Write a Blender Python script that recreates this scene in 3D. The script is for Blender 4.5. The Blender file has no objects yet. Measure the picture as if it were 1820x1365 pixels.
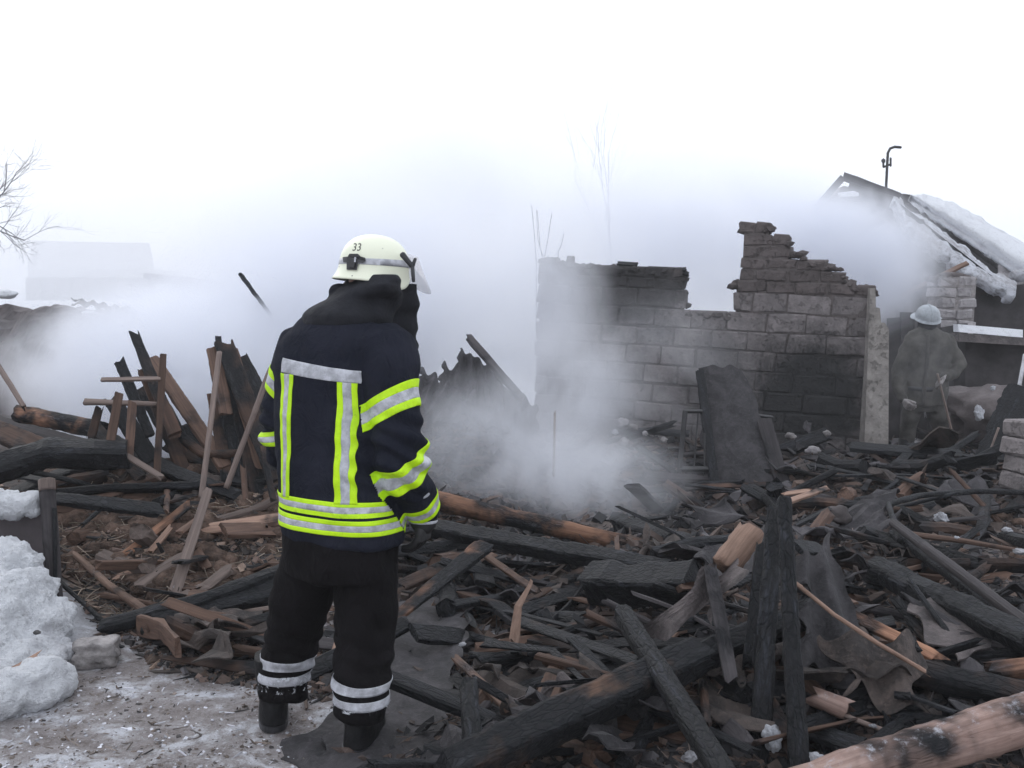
import bpy, bmesh, math, random
from mathutils import Vector, Matrix, noise
from mathutils.bvhtree import BVHTree
R_ = random.Random(7)
S = bpy.context.scene
COL = S.collection
V = Vector
# ------------------------------------------------------------------ camera
F_ = 1750.0
CAM = V((0, 0, 1.6))
pitch = math.radians(4.5); roll = math.radians(-1.8)
ROT = Matrix.Rotation(math.radians(90) - pitch, 3, 'X') @ Matrix.Rotation(-roll, 3, 'Z')
cd = bpy.data.cameras.new('camera'); cam = bpy.data.objects.new('camera', cd); COL.objects.link(cam)
cam.matrix_world = Matrix.Translation(CAM) @ ROT.to_4x4()
cd.sensor_width = 36; cd.lens = 36 * F_ / 1820; cd.clip_end = 2000; cd.clip_start = 0.05
S.camera = cam
# ------------------------------------------------------------------ sky, sun, exposure
W = bpy.data.worlds.new('World'); S.world = W; W.use_nodes = True
nt = W.node_tree; nt.nodes.clear()
wo = nt.nodes.new('ShaderNodeOutputWorld'); bg = nt.nodes.new('ShaderNodeBackground')
sky = nt.nodes.new('ShaderNodeTexSky'); sky.sky_type = 'NISHITA'; sky.sun_disc = False
sky.sun_elevation = math.radians(32); sky.sun_rotation = math.radians(-35); sky.dust_density = 4
mixw = nt.nodes.new('ShaderNodeMix'); mixw.data_type = 'RGBA'; mixw.inputs[0].default_value = 0.93
tcw = nt.nodes.new('ShaderNodeTexCoord'); nzw = nt.nodes.new('ShaderNodeTexNoise'); nzw.inputs['Scale'].default_value = 2.2
nzw.inputs['Detail'].default_value = 3
rpw = nt.nodes.new('ShaderNodeValToRGB')
rpw.color_ramp.elements[0].position = .3; rpw.color_ramp.elements[0].color = (8.5, 9.0, 10.2, 1)
rpw.color_ramp.elements[1].position = .7; rpw.color_ramp.elements[1].color = (9.6, 10.0, 10.7, 1)
nt.links.new(tcw.outputs['Generated'], nzw.inputs['Vector']); nt.links.new(nzw.outputs['Fac'], rpw.inputs[0])
nt.links.new(sky.outputs[0], mixw.inputs[6]); nt.links.new(rpw.outputs[0], mixw.inputs[7])
nt.links.new(mixw.outputs[2], bg.inputs[0]); nt.links.new(bg.outputs[0], wo.inputs[0])
bg.inputs[1].default_value = 0.122
sd = bpy.data.lights.new('sun', 'SUN'); sd.energy = 0.5; sd.angle = math.radians(35); sd.color = (1, .97, .93)
sun = bpy.data.objects.new('sun', sd); COL.objects.link(sun)
sun.rotation_euler = (math.radians(58), 0, math.radians(180 + 35))
S.view_settings.view_transform = 'Standard'; S.view_settings.look = 'None'; S.view_settings.exposure = 0.16
S.view_settings.gamma = 1; S.view_settings.use_curve_mapping = False
cy = S.cycles
cy.use_denoising = True
try: cy.denoiser = 'OPENIMAGEDENOISE'
except Exception: pass
cy.max_bounces = 9; cy.diffuse_bounces = 3; cy.glossy_bounces = 2; cy.transmission_bounces = 4
cy.volume_bounces = 8; cy.transparent_max_bounces = 12; cy.volume_step_rate = 1.0; cy.volume_max_steps = 256
cy.use_adaptive_sampling = True; cy.adaptive_threshold = 0.02
cy.caustics_reflective = False; cy.caustics_refractive = False

# ------------------------------------------------------------------ pixel <-> place helpers (authoring only)
def ray(px, py): return ROT @ V(((px - 910) / F_, -(py - 682.5) / F_, -1))
def P(px, py, d): return CAM + ray(px, py) * d
def n3(x, y, z=0.0, s=1.0): return noise.noise(V((x * s, y * s, z * s + 3.1)))
def gb(x, y, cx, cy_, rx, ry, h): return h * math.exp(-(((x - cx) / rx) ** 2 + ((y - cy_) / ry) ** 2))
def ss(a, b, x):
    t = min(1, max(0, (x - a) / (b - a))); return t * t * (3 - 2 * t)
def smooth_h(x, y):
    h = gb(x, y, -2.4, 6.7, 1.7, 1.3, .36) + gb(x, y, -1.0, 6.6, 1.2, 1.0, .18)
    h += .14 * ss(.15, .9, x) * ss(3.0, 3.9, y) * (1 - ss(8.5, 10, y))
    h += gb(x, y, 2.2, 5.4, 1.3, .9, .13) + gb(x, y, 1.0, 4.2, .6, .5, .08) + gb(x, y, 3.6, 8.6, 1.5, 1.0, .2)
    h -= gb(x, y, .9, 7.6, 1.0, .7, .16)
    h += gb(x, y, -.55, 9.8, .9, .8, .75) + gb(x, y, 1.5, 9.9, 1.0, .6, .3) + gb(x, y, -1.9, 9.5, 1.6, 1.0, .2)
    h += .05 * gb(x, y, -1.9, 5.6, 1.6, .8, 1) * (1 + 1.6 * n3(x, y, 5, 3.1)) + gb(x, y, -5.6, 9.6, 2.0, 1.6, .35) + gb(x, y, 4.2, 9.8, 1.6, .8, .22)
    return h
def rubble_amt(x, y):
    a = ss(-.35, .25, x + .25 * n3(x, y, 0, 1.7)) * ss(2.2, 2.9, y)
    b = ss(4.55, 5.1, y + .3 * n3(x, y, 4, 1.3))
    return max(a, b) * (1 - ss(15, 19, y))
def H(x, y):
    r = rubble_amt(x, y)
    return smooth_h(x, y) + (.012 + .035 * r) * n3(x, y, 0, 2.3) + (.006 + .028 * r) * n3(x, y, 1, 6.5) + .012 * r * n3(x, y, 2, 17)
def G(px, py, lift=0.0):
    d = ray(px, py); t = max(2.0, (CAM.z - 1.15 - lift) / -d.z) if d.z < -.01 else 2.0; pt = t - .12
    while t < 60:
        p = CAM + d * t
        if p.z < smooth_h(p.x, p.y) + lift: break
        pt = t; t += .12
    for _ in range(14):
        m = (pt + t) / 2; p = CAM + d * m
        if p.z < smooth_h(p.x, p.y) + lift: t = m
        else: pt = m
    return CAM + d * t
def pt(a):                      # (px, py) | (px, py, lift<2) | (px, py, depth>=2)
    if isinstance(a, Vector): return a
    if len(a) == 2: return G(*a)
    return P(*a) if a[2] >= 2 else G(*a)
def depth(p): return (ROT.transposed() @ (p - CAM)).z * -1

# ------------------------------------------------------------------ materials
def mat(name):
    m = bpy.data.materials.new(name); m.use_nodes = True; t = m.node_tree
    b = t.nodes['Principled BSDF']; return m, t, b
def N(t, typ, **k):
    n = t.nodes.new(typ)
    for a, v in k.items():
        if a.startswith('i_'):
            key = a[2:].replace('_', ' '); n.inputs[int(key) if key.isdigit() else key].default_value = v
        else: setattr(n, a, v)
    return n
def L(t, a, b): t.links.new(a, b)
def ramp(t, src, stops):
    n = t.nodes.new('ShaderNodeValToRGB'); e = n.color_ramp.elements
    while len(e) < len(stops): e.new(.5)
    for i, (p, c) in enumerate(stops):
        e[i].position = p; e[i].color = tuple(c) + (1,) if len(c) == 3 else c
    L(t, src, n.inputs[0]); return n.outputs[0]
def fac(t, src, a, b):
    n = N(t, 'ShaderNodeMapRange'); n.interpolation_type = 'SMOOTHSTEP'
    n.inputs[1].default_value = a; n.inputs[2].default_value = b; L(t, src, n.inputs[0]); return n.outputs[0]
def mixc(t, f, a, b, mode='MIX'):
    n = N(t, 'ShaderNodeMix', data_type='RGBA', blend_type=mode)
    for s, v in ((0, f), (6, a), (7, b)):
        if hasattr(v, 'links') or hasattr(v, 'is_linked'): L(t, v, n.inputs[s])
        else: n.inputs[s].default_value = v if s == 0 else tuple(v) + (1,)
    return n.outputs[2]
def math_(t, op, a, b=0.0):
    n = N(t, 'ShaderNodeMath', operation=op)
    for s, v in ((0, a), (1, b)):
        if hasattr(v, 'is_linked'): L(t, v, n.inputs[s])
        else: n.inputs[s].default_value = v
    return n.outputs[0]
def coords(t, scale=(1, 1, 1), which='Object', rnd=True):
    tc = N(t, 'ShaderNodeTexCoord'); mp = N(t, 'ShaderNodeMapping'); mp.inputs['Scale'].default_value = scale
    L(t, tc.outputs[which], mp.inputs[0])
    if rnd:
        oi = N(t, 'ShaderNodeObjectInfo'); sc = N(t, 'ShaderNodeVectorMath', operation='SCALE'); sc.inputs[0].default_value = (13, 29, 7)
        L(t, oi.outputs['Random'], sc.inputs['Scale']); L(t, sc.outputs[0], mp.inputs['Location'])
    return mp.outputs[0]
def nz(t, vec, scale=5, det=5, rough=.55, dist=0):
    n = N(t, 'ShaderNodeTexNoise'); n.inputs['Scale'].default_value = scale; n.inputs['Detail'].default_value = det
    n.inputs['Roughness'].default_value = rough; n.inputs['Distortion'].default_value = dist; L(t, vec, n.inputs['Vector']); return n.outputs['Fac']
def bump(t, b, h, dist=.004, st=1.0, prev=None):
    n = N(t, 'ShaderNodeBump'); n.inputs['Distance'].default_value = dist; n.inputs['Strength'].default_value = st
    L(t, h, n.inputs['Height'])
    if prev: L(t, prev, n.inputs['Normal'])
    L(t, n.outputs[0], b.inputs['Normal']); return n.outputs[0]

def wood(name, c1, c2, char, ash=(.10, .10, .115), rough=.75, frost=0.0):
    """grain along local X, burnt patches, crackled where burnt"""
    m, t, b = mat(name)
    g = coords(t, (1.2, 26, 26)); o = coords(t, (1, 1, 1))
    grain = nz(t, g, 2.2, 6, .65, .6)
    big = nz(t, o, 2.6, 4, .6, .3)
    col = ramp(t, grain, [(.3, c2), (.5, [(a + d) / 2 for a, d in zip(c1, c2)]), (.72, c1)])
    oi = N(t, 'ShaderNodeObjectInfo')
    hs = N(t, 'ShaderNodeHueSaturation'); L(t, col, hs.inputs['Color'])
    mr = N(t, 'ShaderNodeMapRange'); mr.inputs[3].default_value = .7; mr.inputs[4].default_value = 1.3
    L(t, oi.outputs['Random'], mr.inputs[0]); L(t, mr.outputs[0], hs.inputs['Value'])
    vo = N(t, 'ShaderNodeTexVoronoi', feature='DISTANCE_TO_EDGE'); vo.inputs['Scale'].default_value = 46
    cc = coords(t, (.4, 1, 1)); 
    w = N(t, 'ShaderNodeVectorMath', operation='ADD'); nn = N(t, 'ShaderNodeTexNoise'); nn.inputs['Scale'].default_value = 14
    L(t, cc, nn.inputs['Vector']); sc = N(t, 'ShaderNodeVectorMath', operation='SCALE'); sc.inputs['Scale'].default_value = .05
    L(t, nn.outputs['Color'], sc.inputs[0]); L(t, cc, w.inputs[0]); L(t, sc.outputs[0], w.inputs[1]); L(t, w.outputs[0], vo.inputs['Vector'])
    crack = fac(t, vo.outputs['Distance'], 0, .20)
    ashn = fac(t, nz(t, coords(t, (.5, 3, 3)), 9, 7, .75, .4), .5, .72)
    crack = math_(t, 'MAXIMUM', crack, math_(t, 'MULTIPLY', fac(t, nz(t, o, 5, 4, .6), .48, .68), .7))
    cch = mixc(t, ashn, (.012, .012, .014), ash)
    cch = mixc(t, math_(t, 'ADD', math_(t, 'MULTIPLY', crack, .75), .25), (.005, .007, .008), cch)
    f = fac(t, big, char + .09, char - .09) if char < 1 else 1.0
    c = mixc(t, f, hs.outputs[0], cch)
    if frost > 0:
        geo = N(t, 'ShaderNodeNewGeometry'); sx = N(t, 'ShaderNodeSeparateXYZ'); L(t, geo.outputs['Normal'], sx.inputs[0])
        up = fac(t, sx.outputs['Z'], .35, .85)
        fn = fac(t, nz(t, o, 19, 6, .75), .66 - frost * .3, .8)
        ff = math_(t, 'MULTIPLY', up, fn)
        c = mixc(t, ff, c, (.5, .52, .57))
    L(t, c, b.inputs['Base Color']); b.inputs['Roughness'].default_value = rough
    b.inputs['Specular IOR Level'].default_value = .25
    hh = math_(t, 'ADD', math_(t, 'MULTIPLY', grain, .7), 0)
    if char > 0:
        hm = N(t, 'ShaderNodeMix', data_type='FLOAT')
        if hasattr(f, 'is_linked'): L(t, f, hm.inputs[0])
        else: hm.inputs[0].default_value = f
        L(t, hh, hm.inputs[2]); L(t, math_(t, 'ADD', math_(t, 'MULTIPLY', crack, .45), math_(t, 'MULTIPLY', nz(t, coords(t, (.6, 1, 1)), 24, 8, .75), 1.5)), hm.inputs[3]); hh = hm.outputs[0]
    bump(t, b, hh, .006 if char < 1 else .011)
    return m
M = {}
M['char'] = wood('charred_wood', (.12, .07, .05), (.045, .027, .02), .72, ash=(.042, .045, .056), rough=.62)
M['charpost'] = wood('deep_charred_wood', (.05, .045, .045), (.02, .02, .02), 1.0, ash=(.05, .054, .068), rough=.6)
M['charbrown'] = wood('burnt_brown_wood', (.105, .062, .044), (.036, .022, .018), .52, ash=(.035, .034, .038))
M['charmix'] = wood('mostly_charred_wood', (.20, .115, .075), (.05, .03, .022), .60, ash=(.035, .036, .042))
M['brown'] = wood('sooty_brown_wood', (.145, .09, .066), (.055, .034, .027), .4, frost=.1)
M['tan'] = wood('fresh_split_wood', (.34, .225, .17), (.16, .10, .075), .38)
M['pale'] = wood('grey_weathered_wood', (.22, .17, .148), (.10, .078, .07), .3, frost=.2)
M['orange'] = wood('orange_peeled_log', (.37, .20, .125), (.15, .075, .048), .5)
M['palelog'] = wood('frosty_peeled_log', (.50, .36, .31), (.26, .165, .135), .43, frost=.5)
M['greyboard'] = wood('grey_ash_board', (.075, .067, .07), (.032, .029, .031), .42, ash=(.05, .05, .056))

def slate_mat(name, c, st=(.03, .03, .035), frost=.0):
    m, t, b = mat(name); o = coords(t)
    a = nz(t, o, 5.5, 8, .72, .5); a2 = nz(t, o, 34, 6, .75)
    col = mixc(t, fac(t, a, .38, .66), st, c)
    col = mixc(t, fac(t, a2, .5, .8), col, [x * 1.5 for x in c])
    oi = N(t, 'ShaderNodeObjectInfo'); hs = N(t, 'ShaderNodeHueSaturation'); L(t, col, hs.inputs['Color'])
    mr = N(t, 'ShaderNodeMapRange'); mr.inputs[3].default_value = .75; mr.inputs[4].default_value = 1.3
    L(t, oi.outputs['Random'], mr.inputs[0]); L(t, mr.outputs[0], hs.inputs['Value'])
    c2 = mixc(t, fac(t, nz(t, o, 14, 6, .75), .72 - frost * .3, .84), hs.outputs[0], (.5, .52, .56))
    L(t, c2, b.inputs['Base Color']); b.inputs['Roughness'].default_value = .82
    bump(t, b, math_(t, 'ADD', a2, math_(t, 'MULTIPLY', a, .8)), .007); return m
M['slate'] = slate_mat('sooty_slate', (.062, .057, .062), (.018, .017, .019))
M['slatepale'] = slate_mat('pale_slate', (.13, .11, .108), (.042, .036, .036), .1)
M['slatebrown'] = slate_mat('brown_slate', (.085, .066, .058), (.025, .021, .02))

def block_mat(name, c, soot=True, dark=(.055, .052, .056)):
    m, t, b = mat(name); o = coords(t); w = coords(t, which='Object', rnd=False)
    geo = N(t, 'ShaderNodeNewGeometry')
    a = nz(t, o, 6, 6, .7); a2 = nz(t, o, 55, 5, .7); wide = nz(t, geo.outputs['Position'], 1.5, 4, .6)
    col = mixc(t, fac(t, a, .35, .7), [x * .66 for x in c], c)
    col = mixc(t, math_(t, 'MULTIPLY', fac(t, nz(t, o, 18, 6, .75), .48, .7), .6), col, [x * .45 for x in c])
    oi = N(t, 'ShaderNodeObjectInfo'); hs = N(t, 'ShaderNodeHueSaturation'); L(t, col, hs.inputs['Color'])
    mr = N(t, 'ShaderNodeMapRange'); mr.inputs[3].default_value = .84; mr.inputs[4].default_value = 1.14
    L(t, oi.outputs['Random'], mr.inputs[0]); L(t, mr.outputs[0], hs.inputs['Value']); col = hs.outputs[0]
    if soot:
        f = fac(t, wide, .52, .72)
        # soot plume stain left by the fire on the lower right of the wall
        def stain(p, r, k):
            d = N(t, 'ShaderNodeVectorMath', operation='DISTANCE'); L(t, geo.outputs['Position'], d.inputs[0]); d.inputs[1].default_value = p
            x = math_(t, 'ADD', d.outputs['Value'], math_(t, 'MULTIPLY', nz(t, geo.outputs['Position'], 3.4, 6, .7, .8), -1.1))
            return math_(t, 'MULTIPLY', fac(t, x, r, r * .25 - .3), k)
        f = math_(t, 'MULTIPLY', f, .4)
        for s in STAINS: f = math_(t, 'MAXIMUM', f, stain(*s))
        col = mixc(t, f, col, (.02, .021, .022))
    L(t, col, b.inputs['Base Color']); b.inputs['Roughness'].default_value = .92
    h = math_(t, 'ADD', math_(t, 'MULTIPLY', a, 1.0), math_(t, 'MULTIPLY', a2, .45)); h = math_(t, 'ADD', h, math_(t, 'MULTIPLY', fac(t, nz(t, o, 13, 6, .7), .62, .56), .5)); bump(t, b, h, .03)
    return m
STAINS = [(tuple(P(1440, 712, 10.2)), .42, .97), (tuple(P(1140, 500, 10.8)), .30, .8), (tuple(P(1020, 505, 11.1)), .25, .6), (tuple(P(1290, 700, 10.4)), .3, .6)]
M['block'] = block_mat('shell_block', (.265, .238, .236))
M['brick'] = block_mat('sooty_small_brick', (.145, .122, .118))
M['mortar'] = block_mat('mortar', (.15, .13, .125))
M['white_block'] = block_mat('whitewashed_block', (.50, .47, .48), False)
M['plaster'] = block_mat('old_plaster', (.40, .37, .345), False)

def plain(name, c, rough=.8, var=.35, sc=9, bmp=.003, metallic=0, dark=None):
    m, t, b = mat(name); o = coords(t); a = nz(t, o, sc, 6, .65)
    L(t, mixc(t, fac(t, a, .3, .7), dark or [x * (1 - var) for x in c], [min(1, x * (1 + var * .5)) for x in c]), b.inputs['Base Color'])
    b.inputs['Roughness'].default_value = rough; b.inputs['Metallic'].default_value = metallic
    if bmp: bump(t, b, nz(t, o, sc * 5, 4, .6), bmp)
    return m
M['sootboard'] = plain('sooty_house_boards', (.055, .05, .052), .9, var=.5, sc=3)
M['metal'] = plain('sooty_iron', (.035, .034, .036), .55)
M['panel'] = plain('sooty_sheet_panel', (.085, .07, .075), .7, sc=4)
M['teal'] = plain('teal_paint', (.05, .22, .20), .6)
M['galv'] = plain('pale_metal_pole', (.5, .5, .53), .5)
M['bark'] = plain('wet_bark', (.06, .05, .05), .9, sc=20)
M['fartwig'] = plain('thin_bark', (.10, .09, .095), .9)
M['farwall'] = plain('far_grey_wall', (.22, .20, .21), .9, sc=.8)
M['farroof'] = plain('far_roof', (.24, .22, .25), .9, sc=1)
M['farwhite'] = plain('far_white_shed', (.6, .6, .62), .9, sc=1)
M['clay'] = plain('sooty_clay_heap', (.15, .13, .128), .95, var=.6, sc=1.6, bmp=.02)
M['stone'] = plain('grey_concrete', (.30, .28, .275), .95, var=.5, sc=10, bmp=.01)
M['glove'] = plain('black_glove', (.02, .02, .021), .6)
M['boot'] = plain('wet_black_boot', (.010, .010, .011), .6, sc=25)
M['blackplastic'] = plain('black_plastic', (.03, .03, .034), .4, bmp=0)
M['boot'].node_tree.nodes['Principled BSDF'].inputs['Specular IOR Level'].default_value = .2
M['hood'] = plain('dark_curtain_cloth', (.012, .013, .018), .95, sc=16)
M['skin'] = plain('skin', (.32, .19, .15), .6, var=.1)
M['tancoat'] = plain('dirty_canvas_coat', (.07, .066, .06), .95, var=.6, sc=5)
M['tancoat_dark'] = plain('dirty_canvas_trousers', (.06, .056, .052), .95, var=.6, sc=6)
M['greyhelmet'] = plain('grey_steel_helmet', (.34, .37, .40), .45, var=.3, sc=12)
M['brickred'] = plain('tan_brick', (.42, .26, .17), .85, sc=14)

def fabric(name, c, c2):
    m, t, b = mat(name); o = coords(t, rnd=False)
    a = nz(t, o, 5, 5, .6); fine = nz(t, o, 420, 2, .5)
    col = mixc(t, fac(t, a, .35, .7), c, c2)
    dirt = fac(t, nz(t, o, 11, 6, .7), .6, .82)
    col = mixc(t, math_(t, 'MULTIPLY', dirt, .3), col, (.045, .043, .042))
    L(t, col, b.inputs['Base Color']); b.inputs['Roughness'].default_value = .9
    b.inputs['Specular IOR Level'].default_value = .12
    p = bump(t, b, nz(t, coords(t, (1, 1, .6), rnd=False), 15, 5, .6, 1.2), .016, .9)
    bump(t, b, fine, .001, .5, p); return m
M['navy'] = fabric('navy_turnout_cloth', (.010, .012, .020), (.019, .021, .032))
M['trouser'] = fabric('black_turnout_trousers', (.004, .0035, .004), (.008, .007, .008))
m, t, b = mat('lime_fluorescent_tape'); o = coords(t)
L(t, mixc(t, math_(t, 'MULTIPLY', fac(t, nz(t, o, 34, 7, .75), .56, .75), .5), mixc(t, fac(t, nz(t, o, 12, 5, .6), .35, .8), (.60, .96, .0), (.42, .72, .0)), (.12, .15, .04)), b.inputs['Base Color']); b.inputs['Roughness'].default_value = .6
bump(t, b, nz(t, o, 25, 3), .003)
M['lime'] = m
M['silver'] = plain('silver_reflective_tape', (.50, .51, .55), .42, var=.38, sc=26, bmp=.002)
m, t, b = mat('luminous_helmet_shell'); o = coords(t)
c = mixc(t, fac(t, nz(t, o, 16, 6, .7), .66, .8), (.86, .88, .70), (.5, .5, .42))
vo = N(t, 'ShaderNodeTexVoronoi'); vo.inputs['Scale'].default_value = 17; L(t, o, vo.inputs['Vector'])
c = mixc(t, fac(t, vo.outputs['Distance'], .055, .03), c, (.08, .08, .07))
L(t, c, b.inputs['Base Color']); b.inputs['Roughness'].default_value = .38
M['helmet'] = m
m, t, b = mat('clear_visor'); b.inputs['Base Color'].default_value = (.75, .72, .74, 1); b.inputs['Roughness'].default_value = .12
b.inputs['Transmission Weight'].default_value = 0; b.inputs['Alpha'].default_value = .28
M['visor'] = m
M['num'] = plain('black_print', (.02, .02, .02), .5, bmp=0)
M['mark'] = plain('blue_grey_print', (.22, .38, .40), .5, bmp=0)
m, t, b = mat('snow'); o = coords(t, which='Object', rnd=False)
geo = N(t, 'ShaderNodeNewGeometry')
d1 = fac(t, nz(t, geo.outputs['Position'], 20, 8, .78), .53, .68); d2 = nz(t, geo.outputs['Position'], 3.5, 5, .6)
c = mixc(t, fac(t, d2, .5, .8), (.88, .90, .94), (.66, .66, .70)); c = mixc(t, math_(t, 'MULTIPLY', d1, .42), c, (.25, .23, .22))
L(t, c, b.inputs['Base Color']); b.inputs['Roughness'].default_value = .7
b.inputs['Subsurface Weight'].default_value = 0
bump(t, b, math_(t, 'ADD', nz(t, geo.outputs['Position'], 22, 7, .7), math_(t, 'MULTIPLY', nz(t, geo.outputs['Position'], 90, 4, .7), .5)), .045)
M['snow'] = m
m, t, b = mat('dirty_snow'); geo = N(t, 'ShaderNodeNewGeometry'); pos = geo.outputs['Position']
d1 = fac(t, nz(t, pos, 9, 8, .78), .47, .62); d2 = nz(t, pos, 2.2, 6, .7)
c = mixc(t, fac(t, d2, .42, .7), (.62, .64, .69), (.36, .35, .37)); c = mixc(t, math_(t, 'MULTIPLY', d1, .65), c, (.14, .13, .13))
L(t, c, b.inputs['Base Color']); b.inputs['Roughness'].default_value = .8
bump(t, b, nz(t, pos, 9, 8, .75), .06)
M['dirtysnow'] = m
# ground
m, t, b = mat('trodden_ground'); geo = N(t, 'ShaderNodeNewGeometry'); pos = geo.outputs['Position']
at = N(t, 'ShaderNodeAttribute', attribute_name='zone'); sx = N(t, 'ShaderNodeSeparateColor'); L(t, at.outputs['Color'], sx.inputs[0])
na = nz(t, pos, 4.5, 8, .72, .4); nb = nz(t, pos, 22, 7, .7); nc = nz(t, pos, 1.1, 5, .6); ne = nz(t, pos, 90, 4, .75)
mud = ramp(t, nb, [(.28, (.045, .037, .033)), (.5, (.13, .10, .088)), (.72, (.26, .215, .19))])
mud = mixc(t, fac(t, na, .45, .62), mud, (.16, .135, .13))
ice = ramp(t, na, [(.33, (.16, .135, .13)), (.43, (.28, .25, .245)), (.52, (.38, .355, .36)), (.60, (.68, .69, .74))])
ice = mixc(t, math_(t, 'MULTIPLY', fac(t, nb, .50, .68), .75), ice, (.15, .12, .10))
ice = mixc(t, math_(t, 'MULTIPLY', fac(t, ne, .56, .7), .8), ice, (.6, .61, .66))
ice = mixc(t, fac(t, nz(t, pos, 9, 6, .7, .8), .60, .66), ice, (.075, .06, .052))
rub = ramp(t, nb, [(.3, (.012, .011, .011)), (.5, (.045, .034, .030)), (.75, (.11, .08, .068))])
rub = mixc(t, fac(t, nc, .42, .6), rub, mud)
c = mixc(t, sx.outputs[0], ice, rub)
c = mixc(t, sx.outputs[1], c, (.70, .72, .77))
L(t, c, b.inputs['Base Color']); b.inputs['Roughness'].default_value = .8
bump(t, b, math_(t, 'ADD', nb, math_(t, 'MULTIPLY', na, 1.2)), .045)
M['ground'] = m
m, t, b = mat('rubble_bits'); at = N(t, 'ShaderNodeAttribute', attribute_name='tint'); geo = N(t, 'ShaderNodeNewGeometry')
hs = N(t, 'ShaderNodeHueSaturation'); L(t, at.outputs['Color'], hs.inputs['Color'])
mr = N(t, 'ShaderNodeMapRange'); mr.inputs[3].default_value = .5; mr.inputs[4].default_value = 1.5; L(t, nz(t, geo.outputs['Position'], 40, 5, .7), mr.inputs[0]); L(t, mr.outputs[0], hs.inputs['Value'])
L(t, hs.outputs[0], b.inputs['Base Color']); b.inputs['Roughness'].default_value = .85
bump(t, b, nz(t, geo.outputs['Position'], 80, 4), .004)
M['bits'] = m

# ------------------------------------------------------------------ object helpers
def tag(o, label=None, cat=None, group=None, kind=None):
    if label: o['label'] = label
    if cat: o['category'] = cat
    if group: o['group'] = group
    if kind: o['kind'] = kind
    return o
def empty(name, loc, label, cat, group=None):
    o = bpy.data.objects.new(name, None); o.empty_display_size = .2; COL.objects.link(o); o.location = loc; return tag(o, label, cat, group)
def mk(name, verts, faces, mats, mw=None, parent=None, smooth=False, mi=None):
    me = bpy.data.meshes.new(name); me.from_pydata([tuple(v) for v in verts], [], faces); me.validate()
    for x in (mats if isinstance(mats, list) else [mats]): me.materials.append(x)
    if mi: 
        for p_, k in zip(me.polygons, mi): p_.material_index = k
    if smooth: me.shade_smooth()
    return link(name, me, mw, parent)
def link(name, me, mw=None, parent=None):
    o = bpy.data.objects.new(name, me); COL.objects.link(o)
    if parent is not None:
        o.parent = parent
        if mw is None: mw = Matrix()
        o.matrix_basis = wm(parent).inverted() @ mw
    elif mw is not None: o.matrix_basis = mw
    return o
def wm(o):
    m_ = o.matrix_basis.copy()
    while o.parent: o = o.parent; m_ = o.matrix_basis @ m_
    return m_
def frame(a, b_, nrm):
    x = (b_ - a).normalized(); n = nrm - x * nrm.dot(x)
    if n.length < 1e-3: n = V((0, 0, 1)).cross(x)
    n.normalize(); y = n.cross(x)
    m_ = Matrix((x, y, n)).transposed().to_4x4(); m_.translation = a; return m_
def recalc(me):
    bm = bmesh.new(); bm.from_mesh(me); bmesh.ops.recalc_face_normals(bm, faces=bm.faces); bm.to_mesh(me); bm.free()

def timber_geo(Lg, w, t_, n=4, sides=12, seg=10, rough=.06, jag=(.04, .04), taper=(1, 1), path=None, seed=0, curve=0.0):
    rr = random.Random(seed); so = rr.random() * 50; vs = []; fs = []
    def sup(a):
        c, s = math.cos(a), math.sin(a)
        return (math.copysign(abs(c) ** (2 / n), c), math.copysign(abs(s) ** (2 / n), s))
    prof = [sup((i + .5) / sides * math.tau) for i in range(sides)]
    for k in range(seg + 1):
        u = k / seg; tp = taper[0] * (1 - u) + taper[1] * u
        oy = oz = 0
        if path:
            f = u * (len(path) - 1); i = min(int(f), len(path) - 2); g = f - i
            g = g * g * (3 - 2 * g) if len(path) > 2 and False else g
            oy = path[i][0] * (1 - g) + path[i + 1][0] * g; oz = path[i][1] * (1 - g) + path[i + 1][1] * g
        oz += curve * math.sin(u * math.pi)
        for (cy_, cz) in prof:
            nn = 1 + rough * 1.2 * noise.noise(V((u * Lg * 3.5 + so, cy_ * .8, cz * .8 + 4))) + rough * 1.6 * noise.noise(V((u * Lg * 9 + so, cy_ * 1.3, cz * 1.3))) + rough * noise.noise(V((u * Lg * 30 + so, cy_ * 3, cz * 3 + 9)))
            x = u * Lg
            if k == 0 and jag[0]: x -= jag[0] * (noise.noise(V((cy_ * 2.3 + so, cz * .7, 1))) + noise.noise(V((cy_ * 6 + so, cz, 4))) * .6)
            if k == seg and jag[1]: x += jag[1] * (noise.noise(V((cy_ * 2.3 + so, cz * .7, 7))) + noise.noise(V((cy_ * 6 + so, cz, 8))) * .6)
            vs.append((x, cy_ * w / 2 * tp * nn + oy, cz * t_ / 2 * tp * nn + oz))
    for k in range(seg):
        for i in range(sides):
            j = (i + 1) % sides; fs.append((k * sides + i, k * sides + j, (k + 1) * sides + j, (k + 1) * sides + i))
    fs.append(tuple(reversed(range(sides)))); fs.append(tuple(seg * sides + i for i in range(sides)))
    return vs, fs
_seed = [100]
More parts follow.
